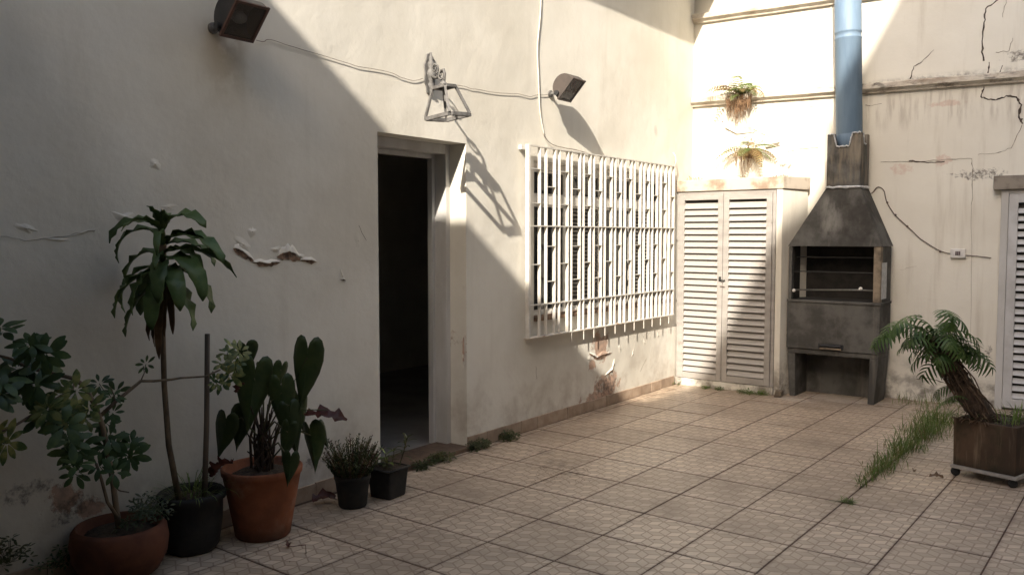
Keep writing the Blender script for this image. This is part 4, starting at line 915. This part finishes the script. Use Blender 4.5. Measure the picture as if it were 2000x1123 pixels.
for px,py,spd,n,r_,mt,x_ in clusters:
    for i in range(max(1,round(n*.55))):
        q = rnd(0,6.28); rr = spd*math.sqrt(random.random())
        c_ = spx(px+math.cos(q)*rr, py+math.sin(q)*rr*.8, x_+rnd(-.09,.12)); g = G()
        rosette(g,c_+sc,(rnd(.1,1),rnd(-.9,.1),rnd(.25,1)),r_*rnd(.9,1.3),random.choice((6,7,8)))
        cc = spx(px,py+8,x_)+sc; g.tube([c_+sc,(c_+sc).lerp(cc,.5)+Vector((0,0,-.012)),cc],[.0016,.0018,.002],5,False)
        g.v = [v-sc for v in g.v]
        g.build('leaf', M[mt], sf, smooth=True)
g = G()
for i in range(60):
    q = rnd(-1.5,1.6); rr = .16*math.sqrt(random.random()); c_ = Vector((rr*math.cos(q+.6)*.9,rr*math.sin(q+.6)+.06,.215+rnd(.02,.10))); rosette(g,c_+sc,(rnd(-.3,1),rnd(-.8,.5),1),rnd(.018,.032),6,.3)
g.v = [v-sc for v in g.v]; g.build('weeds', M['heather'], sf, kind='stuff')
# low weeds growing on the house wall foot
def weed(name, label, cat, base, n, r_, mat, group=None, h=.05, rl=.022):
    g = G()
    for i in range(n):
        q = rnd(0,6.28); rr = r_*math.sqrt(random.random()); c_ = Vector(base)+Vector((rr*math.cos(q),rr*math.sin(q)*1.2,rnd(.008,h)*(1-.6*rr/r_)))
        c_.x = max(c_.x, wx(c_.y)+.02); rosette(g,c_,(rnd(-.4,.6),rnd(-.6,.3),1),rl*rnd(.6,1.2),random.choice((4,5,6)),.3,25)
        g.tube([Vector(base)+Vector((rr*.2*math.cos(q),rr*.2*math.sin(q),0)),c_],.0011,4,False)
    for v in g.v: v.z = max(v.z,.001)
    o = g.build(name, M[mat], smooth=True); return tag(o,label,cat,group)
b = onX(18,1070,.12); weed('wall_weed','small leafy weed climbing the damp wall beside the terracotta bowl','weed',(b.x,b.y,b.z-.06),26,.06,'heather',h=.16,rl=.03)
b = onX(105,1085,.10); weed('wall_weed','sparse low weed sprouting between the bowl and the wall','weed',(b.x,b.y,b.z-.05),14,.07,'scheff',h=.10,rl=.028)
wd = [(930,875,60,.085,'leafy weed growing at the right foot of the doorway'),(993,858,40,.06,'small weed at the skirting between doorway and window'),(850,900,60,.10,'flat green weed on the door threshold beside the black pot'),(820,915,24,.05,'tiny weed next to the square black pot')]
for px,py,n,r_,lb in wd:
    p = floor_at(px,py); weed('floor_weed',lb,'weed',(p.x,p.y,0),n,r_,'heather',h=.08,rl=.034)
for i,(px,py,n,r_,lb) in enumerate([(1308,742,22,.035,'bright green weed in the corner of skirting and cupboard'),(1385,752,12,.035,'small weed under the left cupboard door'),(1405,757,10,.03,'small weed under the meeting edge of the cupboard doors'),(1462,762,40,.08,'spreading weed under the right cupboard door'),(1490,766,22,.06,'weed patch beside the pale stone block')]):
    p = floor_at(px,py+4); weed('floor_weed',lb,'weed',(p.x,min(p.y,7.75),0),n,r_,'grass',h=.045,rl=.026)
p = onX(1308,700,.0); 
# heath in small black pot
hp = floor_at(695,996)-TC*.085; hp.z = 0
ht = thing('potted_heath', 'small round black pot with spiky brown-green heath', 'potted plant', loc=hp)
G().lathe([(.072,0),(.078,.01),(.092,.13),(.098,.155),(.102,.16),(.102,.18),(.094,.182),(.088,.16)],(0,0,0),26).build('pot', M['blackplastic'], ht, smooth=True)
G().lathe([(.09,.15),(.05,.165),(.004,.17)],(0,0,0),16,.1).build('soil', M['soil'], ht, smooth=True)
random.seed(5); g = G(); gd = G()
for i in range(210):
    q = rnd(0,6.28); r_ = .085*math.sqrt(random.random()); out_ = r_/.085; b = Vector((r_*math.cos(q),r_*math.sin(q),.155)); hh = rnd(.12,.30)*(1-.5*out_)
    lean = Vector((math.cos(q),math.sin(q),0))*hh*(.15+.55*out_); t_ = b+lean+Vector((rnd(-.01,.01),rnd(-.01,.01),hh)); gg = g if random.random()<.7 else gd
    gg.tube([b,b.lerp(t_,.6)+Vector((0,0,.01)),t_],[.0022,.0018,.001],4,False)
    for k in range(14):
        t = .25+.75*k/14; p = b.lerp(t_,t); qq = k*2.4; d = (math.cos(qq),math.sin(qq)); gg.leaf(p,d,55,30,rnd(.014,.024),blade_w(.0042),.1,2)
g.build('foliage', M['heather'], ht, kind='stuff'); gd.build('dry_foliage', M['deadbrown'], ht, kind='stuff')
# square black pot with small seedlings
qp = floor_at(764,975)-TC*.075; qp.z = 0
qt = thing('potted_seedlings', 'square black plastic pot with sparse seedlings beside the doorway', 'potted plant', loc=qp)
g = G(); w0, w1 = .072,.086; ca = math.cos(.1); sa = math.sin(.1)
def sqr(w,z): return [Vector((x_*ca-y_*sa,x_*sa+y_*ca,z)) for x_,y_ in ((-w,-w),(w,-w),(w,w),(-w,w))]
g.frustum(sqr(w0,.0),sqr(w1,.165)); g.build('pot', M['blackplastic'], qt, bevel=.012)
g = G(); 
for s0_,s1_ in (((-1,-1),(1,-1)),((1,-1),(1,1)),((1,1),(-1,1)),((-1,1),(-1,-1))):
    a = Vector((s0_[0]*.089,s0_[1]*.089,.168)); b = Vector((s1_[0]*.089,s1_[1]*.089,.168)); rot = Matrix.Rotation(.1,3,'Z'); g.tube([rot@a,rot@b],.007,6)
g.build('rim', M['blackplastic'], qt, smooth=True)
g = G().box((-.076,-.076,.164),(.076,.076,.172)); g.build('soil', M['soil'], qt, bevel=.003)
random.seed(9)
def sprig(bx,by,h,nl,L,w,lean,mat='anthurium'):
    b = Vector((bx,by,.165)); t_ = b+Vector((lean[0],lean[1],h)); G().tube([b,b.lerp(t_,.5)+Vector((.004,0,0)),t_],[.0035,.003,.002],6).build('seedling_stem', M['stemgreen'], qt)
    for k in range(nl):
        t = .35+.65*k/max(1,nl-1); p = b.lerp(t_,t); q = k*2.3+rnd(0,1); g = G(); g.leaf(p,(math.cos(q),math.sin(q)),55-70*(1-t),-10-50*(1-t),L*rnd(.7,1.1),blade_w(w),.3,5); g.build('seedling_leaf', M[mat], qt, smooth=True)
sprig(.035,.055,.16,16,.075,.009,(.02,.05),'heather'); sprig(-.05,-.03,.05,8,.075,.016,(-.02,-.01)); sprig(.0,.0,.09,5,.07,.010,(.01,-.03),'grass'); sprig(.03,-.04,.05,6,.05,.012,(.02,-.02),'heather'); sprig(-.02,.05,.08,6,.06,.010,(-.01,.03),'heather')

# ------------------------------------------------------------------ fallen leaves
def fallen(px,py,L,w,mat,label,a,stemL=0):
    p = floor_at(px,py); g = G(); g.leaf((p.x,p.y,.012),(math.cos(a),math.sin(a)),25,-30,L,lambda t:w*math.sin(math.pi*(.08+.85*t))**.7*(1+.3*math.sin(t*15)),.8,8,ruf=.4,roll=.5)
    if stemL: q = Vector((p.x,p.y,.012)); g.tube([q,q+Vector((RT.x,RT.y,0))*stemL*.5+Vector((0,.02,.004)),q+Vector((RT.x,RT.y,0))*stemL*.75-FH*stemL*.5+Vector((0,0,-.006))],.0018,5)
    for v in g.v: v.z = max(v.z,.002)
    tag(g.build('fallen_leaf',M[mat],smooth=True),label,'leaf')
fallen(562,1072,.05,.014,'deadred','withered red leaf with long curled stalk lying on the tiles',2.4,.14)
fallen(612,985,.13,.035,'deadred','crumpled dark red leaf between the terracotta pot and small black pot',1.2)
fallen(1815,935,.08,.016,'deadbrown','dry brown leaf lying on the tiles beside the planter',.3)
fallen(1785,925,.05,.012,'deadbrown','small dry leaf scrap near the planter caster',1.9)
random.seed(3); g = G()
for i in range(150):
    px_r, py_r = rnd(560,1900), rnd(790,1115); p = floor_at(px_r,py_r)
    if p.x < .1 or p.y > 7.6: continue
    q = rnd(0,6.28); L = rnd(.004,.016); g.leaf((p.x,p.y,.003),(math.cos(q),math.sin(q)),10,-10,L,blade_w(L*.25),.3,2)
for i in range(160):
    c_ = floor_at(rnd(1040,1150),rnd(912,945)); q = rnd(0,6.28); L = rnd(.01,.045); g.leaf((c_.x,c_.y,.003),(math.cos(q),math.sin(q)),8,-8,L,blade_w(.0014),.3,3)
for v in g.v: v.z = max(v.z,.0015)
lit = g.build('leaf_litter', M['deadbrown'], kind='stuff'); tag(lit,'tiny crumbs of dry leaf scattered over the tiles','debris')

# ------------------------------------------------------------------ grass in the joint
random.seed(11); g = G(); gd = G()
def gpos(t): return Vector((2.455+rnd(-1,1)*.012, 5.22+t*2.25, 0))
for i in range(1900):
    t = random.random()**.85; p = gpos(t); dens = math.sin(math.pi*min(1,.12+t*.95))**.5
    if random.random() > dens*.9 and t < .2: continue
    if noise.noise(Vector((t*11,8,2))) < -.12 and random.random() < .75: continue
    sprd = .05+.07*noise.noise(Vector((t*9,1,2)))+.11*t; p.x += random.gauss(0,.45)*sprd; p.y += rnd(-.05,.05)
    hgt = rnd(.03,.14)*(.6+.9*abs(noise.noise(Vector((t*6,3,1))))+.55*t)*(1.7 if random.random()<.10 else 1); q = rnd(0,6.28)
    (g if random.random()<.78 else gd).leaf(p,(math.cos(q),math.sin(q)),rnd(60,88),rnd(-10,60),hgt,blade_w(rnd(.0016,.0032)),.2,4)
for i in range(70):
    p = floor_at(1652+rnd(-14,14),980+rnd(-2,2)); q = rnd(0,6.28); g.leaf(p,(math.cos(q),math.sin(q)),rnd(5,40),rnd(-20,10),rnd(.03,.08),blade_w(.002),.2,3)
for i in range(160):
    p = Vector((rnd(1.95,2.5),rnd(8.0,8.28),0)); q = rnd(0,6.28); (g if i%2 else gd).leaf(p,(math.cos(q),math.sin(q)),rnd(60,88),rnd(0,60),rnd(.03,.12),blade_w(.002),.2,3)
for v in g.v+gd.v: v.z = max(v.z,.001)
js = G(); NQ = 60
for i in range(NQ+1):
    y_ = 5.2+2.3*i/NQ; w_ = (.010+.026*abs(noise.noise(Vector((i*.35,4,4)))))*math.sin(math.pi*(.02+.96*i/NQ))**.5
    js.v += [Vector((2.455-w_,y_,.0006)),Vector((2.455+.005*noise.noise(Vector((i*.5,1,1))),y_,.004+.008*abs(noise.noise(Vector((i*.6,2,2)))))),Vector((2.455+w_*.9,y_,.0006))]
js.f = [q for i in range(NQ) for q in ((i*3,i*3+1,i*3+4,i*3+3),(i*3+1,i*3+2,i*3+5,i*3+4))]
tag(js.build('joint_soil', M['soil'], kind='stuff'),'dark crumbly soil filling the grassy tile joint','soil')
o = g.build('grass', M['grass'], kind='stuff'); tag(o,'green grass sprouting along the joint between tiles','grass')
o = gd.build('dry_grass', M['drygrass'], kind='stuff'); tag(o,'dry straw-coloured blades mixed into the grass along the joint','grass')

# ------------------------------------------------------------------ planter on its dolly
cF = floor_at(1978,955); cL = floor_at(1855,928); ux = (cF-cL); pw_ = .385; ux = ux.normalized(); ang_ = math.atan2(ux.y,ux.x)
mp = Matrix.Translation((cL.x+.0,cL.y,0)) @ Matrix.Rotation(ang_,4,'Z')
dl = thing('planter_dolly', 'grey wheeled dolly carrying the square planter', 'plant dolly', matrix=mp)
dz0, dz1 = .052, .072
G().box((0,0,dz0),(pw_,.03,dz1)).box((0,pw_-.03,dz0),(pw_,pw_,dz1)).box((0,.03,dz0),(.03,pw_-.03,dz1)).box((pw_-.03,.03,dz0),(pw_,pw_-.03,dz1)).box((.03,pw_/2-.02,dz0+.002),(pw_-.03,pw_/2+.02,dz1-.002)).build('frame', M['dolly'], dl, bevel=.002)
for (x_,y_) in ((.02,.03),(pw_-.03,.03),(.03,pw_-.03),(pw_-.03,pw_-.03)):
    w_ = G().lathe([(.008,-.014),(.024,-.013),(.027,-.008),(.027,.008),(.024,.013),(.008,.014)],(0,0,0),18).build('caster', M['rubber'], dl, smooth=True); w_.matrix_local = Matrix.Translation((x_,y_,.027)) @ Matrix.Rotation(.6,4,'Z') @ Matrix.Rotation(math.pi/2,4,'X')
pl = thing('square_planter', 'square brown planter with leaning split-leaf philodendron', 'planter', matrix=mp)
bh = .365
def sq2(i,z): return [(i,i,z),(pw_-i,i,z),(pw_-i,pw_-i,z),(i,pw_-i,z)]
g = G(); vs_ = sq2(.012,dz1+.001)+sq2(.008,bh)+sq2(.03,bh)+sq2(.03,bh-.04)
g.add(vs_,[(3,2,1,0),(0,1,5,4),(1,2,6,5),(2,3,7,6),(3,0,4,7),(4,5,9,8),(5,6,10,9),(6,7,11,10),(7,4,8,11),(8,9,13,12),(9,10,14,13),(10,11,15,14),(11,8,12,15),(12,13,14,15)])
g.build('box', M['planter'], pl, bevel=.004)
g = G(); n = 14
for i in range(n+1):
    for j in range(n+1):
        x_ = .03+(pw_-.06)*i/n; y_ = .03+(pw_-.06)*j/n; g.v.append(Vector((x_,y_,bh-.012+.03*noise.noise(Vector((x_*14,y_*14,3)))+.025*math.exp(-((x_-.2)**2+(y_-.15)**2)/.01))))
for i in range(n):
    for j in range(n): a = i*(n+1)+j; g.f.append((a,a+1,a+n+2,a+n+1))
g.build('soil', M['soil'], pl, smooth=True)
mpi = mp.inverted()
def ppx(px,py,dep=0): return mpi @ hit(px,py,FH,mp @ Vector((.2,.16,0)) - FH*dep)
tb = ppx(1925,822); tm = ppx(1885,760); tt_ = ppx(1850,700); tu = ppx(1815,660)
P = []; 
for i in range(26):
    t = i/25; a = tb.lerp(tm,t*2) if t<.5 else tm.lerp(tt_,(t-.5)*1.4) if t<.86 else tm.lerp(tt_,.5).lerp(tu,.55+(t-.86)*2.2)
    P.append(a)
P = [tb,tb.lerp(tm,.5),tm,tm.lerp(tt_,.5),tt_,tt_.lerp(tu,.5),tu]
Q = []
for i in range(len(P)-1):
    for k in range(5): Q.append(P[i].lerp(P[i+1],k/5))
Q.append(P[-1]); g = G()
g.tube(Q,[(.072-.034*i/len(Q))*(1+.35*noise.noise(Vector((i*.9,2,0)))) for i in range(len(Q))],12)
for v in g.v: v += Vector((noise.noise(v*28),noise.noise(v*28+Vector((5,0,0))),noise.noise(v*28+Vector((9,0,0)))))*.016
g.build('trunk', M['trunk'], pl, smooth=True)
random.seed(14); g = G()
for i in range(70):
    k = random.randrange(0,len(Q)-4); q = rnd(0,6.28); o_ = Vector((math.cos(q),math.sin(q),0))*.064; a = Q[k]+o_; e_ = Q[max(0,k-random.randrange(4,14))]+o_*rnd(1,1.5); e_.z = max(e_.z,bh)
    g.tube([a,a.lerp(e_,.5)+o_*.3,e_],[.0045,.004,.0025],5)
g.build('aerial_roots', M['rootdark'], pl, kind='stuff')
def splitleaf(base, d, p0, p1, L, mat='philo', nl=7, wl=.44):
    g = G(); d = Vector((d[0],d[1],0)).normalized(); side = Vector((-d.y,d.x,0)); p = Vector(base); n = nl+2; st = L/n
    pts = []; tw_ = rnd(-1.6,1.6)
    for i in range(n+1):
        t = i/n; pt_ = R(p0+(p1-p0)*t); tan = d*math.cos(pt_)+Vector((0,0,math.sin(pt_))); nor = tan.cross(side)
        pts.append((p.copy(),tan,nor,t)); p = p+tan*st
    pet_ = [q[0] for q in pts]
    g.tube(pet_,[.003*(1-.7*i/n) for i in range(n+1)],4,False)
    def lobe(p,dirv,nor,ll,w):
        o = len(g.v); sd = dirv.cross(nor).normalized(); m_ = 4
        for i in range(m_+1):
            t = i/m_; c_ = p+dirv*ll*t-nor*ll*.35*t*t*1.0; ww = w*math.sin(math.pi*(.22+.75*t))**.7
            g.v += [c_-sd*ww+nor*ww*.25, c_, c_+sd*ww+nor*ww*.25]
        for i in range(m_): a = o+i*3; g.f += [(a,a+1,a+4,a+3),(a+1,a+2,a+5,a+4)]
    for i in range(2,n+1):
        p,tan,nor,t = pts[i]; ll = L*wl*math.sin(math.pi*(.18+.68*t))**.7
        for s_ in (-1,1):
            dv = (side*s_*math.cos(R(52*t+5))+tan*math.sin(R(52*t+5))).normalized(); dv = (dv*math.cos(tw_*s_*.3)+nor*math.sin(tw_*s_*.3)); lobe(p,dv,nor,ll*rnd(.8,1.15),L*rnd(.028,.046))
    p,tan,nor,t = pts[-1]; lobe(p,tan,nor,L*.22,L*.04)
    return g.build('leaf', M[mat], pl, smooth=True)
top = tu; random.seed(44)
inv3 = mpi.to_3x3()
for i in range(50):
    a = rnd(0,360); d = RT*math.cos(R(a)) - FH*math.sin(R(a)); d = inv3 @ d
    k = random.randrange(len(Q)-14,len(Q)); b = Q[k]+Vector((rnd(-.04,.04),rnd(-.04,.04),rnd(-.02,.05)))
    pl_ = random.choice(((75,-10),(60,-50),(40,-70),(20,-80),(50,-30),(30,-60)))
    splitleaf(b,(d.x,d.y),pl_[0]+rnd(-12,12),pl_[1]+rnd(-15,15),rnd(.15,.25),nl=random.choice((5,6)))
for px,py,a,L in [(1790,640,175,.24),(1770,650,185,.22),(1800,620,160,.25),(1830,620,60,.22),(1850,650,20,.24),(1860,690,10,.2),(1870,760,200,.16),(1880,790,190,.16),(1760,660,200,.2),(1840,610,100,.2),(1890,780,230,.14)]:
    d = inv3 @ (RT*math.cos(R(a)) - FH*math.sin(R(a))); splitleaf(ppx(px,py,rnd(-.05,.12)),(d.x,d.y),rnd(10,40),rnd(-95,-60),L)
g = G()
for i in range(90):
    x_, y_ = rnd(.01,pw_-.01), rnd(.0,pw_); c_ = Vector((x_,y_,bh+rnd(.0,.09)*(1.3 if x_>.28 else .5))); rosette(g,mp@c_,(rnd(-.5,.5),rnd(-.6,.3),1),rnd(.014,.03),5,.3)
g.v = [mpi@v for v in g.v]; g.build('weeds', M['heather'], pl, kind='stuff')
g = G()
for i in range(40):
    x_, y_ = rnd(.24,pw_-.02), rnd(.04,pw_-.04); q = rnd(0,6.28); g.leaf((x_,y_,bh-.01),(math.cos(q),math.sin(q)),rnd(65,88),rnd(20,70),rnd(.05,.16),blade_w(.0028),.2,4)
g.build('weeds', M['grass'], pl, kind='stuff')
g = G()
for i in range(26):
    x_ = rnd(.0,.2); q = rnd(3.6,5.8); g.leaf((x_,.012,bh+.002),(math.cos(q),math.sin(q)),rnd(0,40),rnd(-95,-70),rnd(.02,.06),blade_w(.006),.4,4,ruf=.3)
g.build('dead_leaves', M['deadbrown'], pl, kind='stuff')

# ------------------------------------------------------------------ ferns rooted in the back wall
def wallfern(px, py, n, Lr, label, hang, seed, ups):
    random.seed(seed); b = atB(px,py); t = thing('wall_fern', label, 'fern', matrix=MB_ @ Matrix.Translation((b.x,0,b.z)))
    g = G()
    for i in range(int(hang)):
        u = rnd(-.12,.13); p = Vector((u,-rnd(.03,.11),rnd(-.02,.07))); L = rnd(.10,.30)*(1-abs(u)*4)
        L = max(L,.05); g.tube([p,p+Vector((rnd(-.02,.02),-rnd(.0,.03),-L*.5)),p+Vector((rnd(-.03,.03),-rnd(.0,.02),-L))],[.0028,.0024,.001],4,False)
    for i in range(60):
        p = Vector((rnd(-.06,.06),-rnd(.005,.05),rnd(-.05,.05))); q = rnd(0,6.28); g.tube([p,p+Vector((math.cos(q)*.03,-.02,math.sin(q)*.03))],[.006,.002],4,False)
    g.build('root_mat', M['root'], t, kind='stuff')
    for i in range(n):
        az = random.choice((rnd(-178,-130),rnd(-50,-2),rnd(-130,-50))); d = Vector((math.cos(R(az)),math.sin(R(az)),0)); L = Lr*rnd(.65,1.1); p0 = rnd(*ups); p1 = rnd(-75,-20); m_ = 13
        g = G(); side = Vector((-d.y,d.x,0)); p = Vector((rnd(-.03,.03),-.03,rnd(-.01,.05))); st = L/m_; pts = []
        for k in range(m_+1):
            tt = k/m_; pt_ = R(p0+(p1-p0)*tt); tan = d*math.cos(pt_)+Vector((0,0,math.sin(pt_))); pts.append((p.copy(),tan,tan.cross(side),tt)); p = p+tan*st
        g.tube([q[0] for q in pts],[.0022*(1-.6*q[3]) for q in pts],4,False)
        for (p,tan,nor,tt) in pts[2:]:
            ll = L*.20*math.sin(math.pi*(.12+.8*tt))**.8
            for s_ in (-1,1):
                dv = (side*s_+tan*.5).normalized(); w = tan*L*.018
                e = p+dv*ll-nor*ll*.25; mid = p+dv*ll*.55
                o = len(g.v); g.v += [p-w*.7,mid-w,e,mid+w,p+w*.7]; g.f.append((o,o+1,o+2,o+3,o+4))
        for v in g.v: v.y = min(v.y,-.006)
        g.build('frond', M['ferndry' if random.random()<.45 else 'fern'], t)
wallfern(1448,196,22,.36,'upper fern with a hanging mat of brown roots on the ledge',120,31,(35,80))
wallfern(1462,300,17,.35,'lower fern rooted in the cracked render above the cupboard',40,32,(0,60))
p = onY(1345,350,8.0); 
g = G()
for i in range(50):
    q = rnd(0,6.28); p = Vector((rnd(-.02,.12),rnd(7.9,8.08),cz+.004)); g.leaf(p,(math.cos(q),math.sin(q)),rnd(30,85),rnd(-40,40),rnd(.03,.09),blade_w(.0025),.2,3)
for v in g.v: v.x = max(v.x,-.05)
tag(g.build('dry_weed', M['ferndry']),'dry weed tuft on top of the cupboard in the wall corner','weed')
g = G()
for i in range(40):
    q = rnd(0,6.28); p = Vector((rnd(.86,1.0),rnd(7.95,8.1),cz+.004)); g.leaf(p,(math.cos(q),math.sin(q)),rnd(20,70),rnd(-40,20),rnd(.03,.07),blade_w(.003),.2,3)
tag(g.build('dry_weed', M['deadbrown']),'withered brown tuft on the cupboard top near its free end','weed')
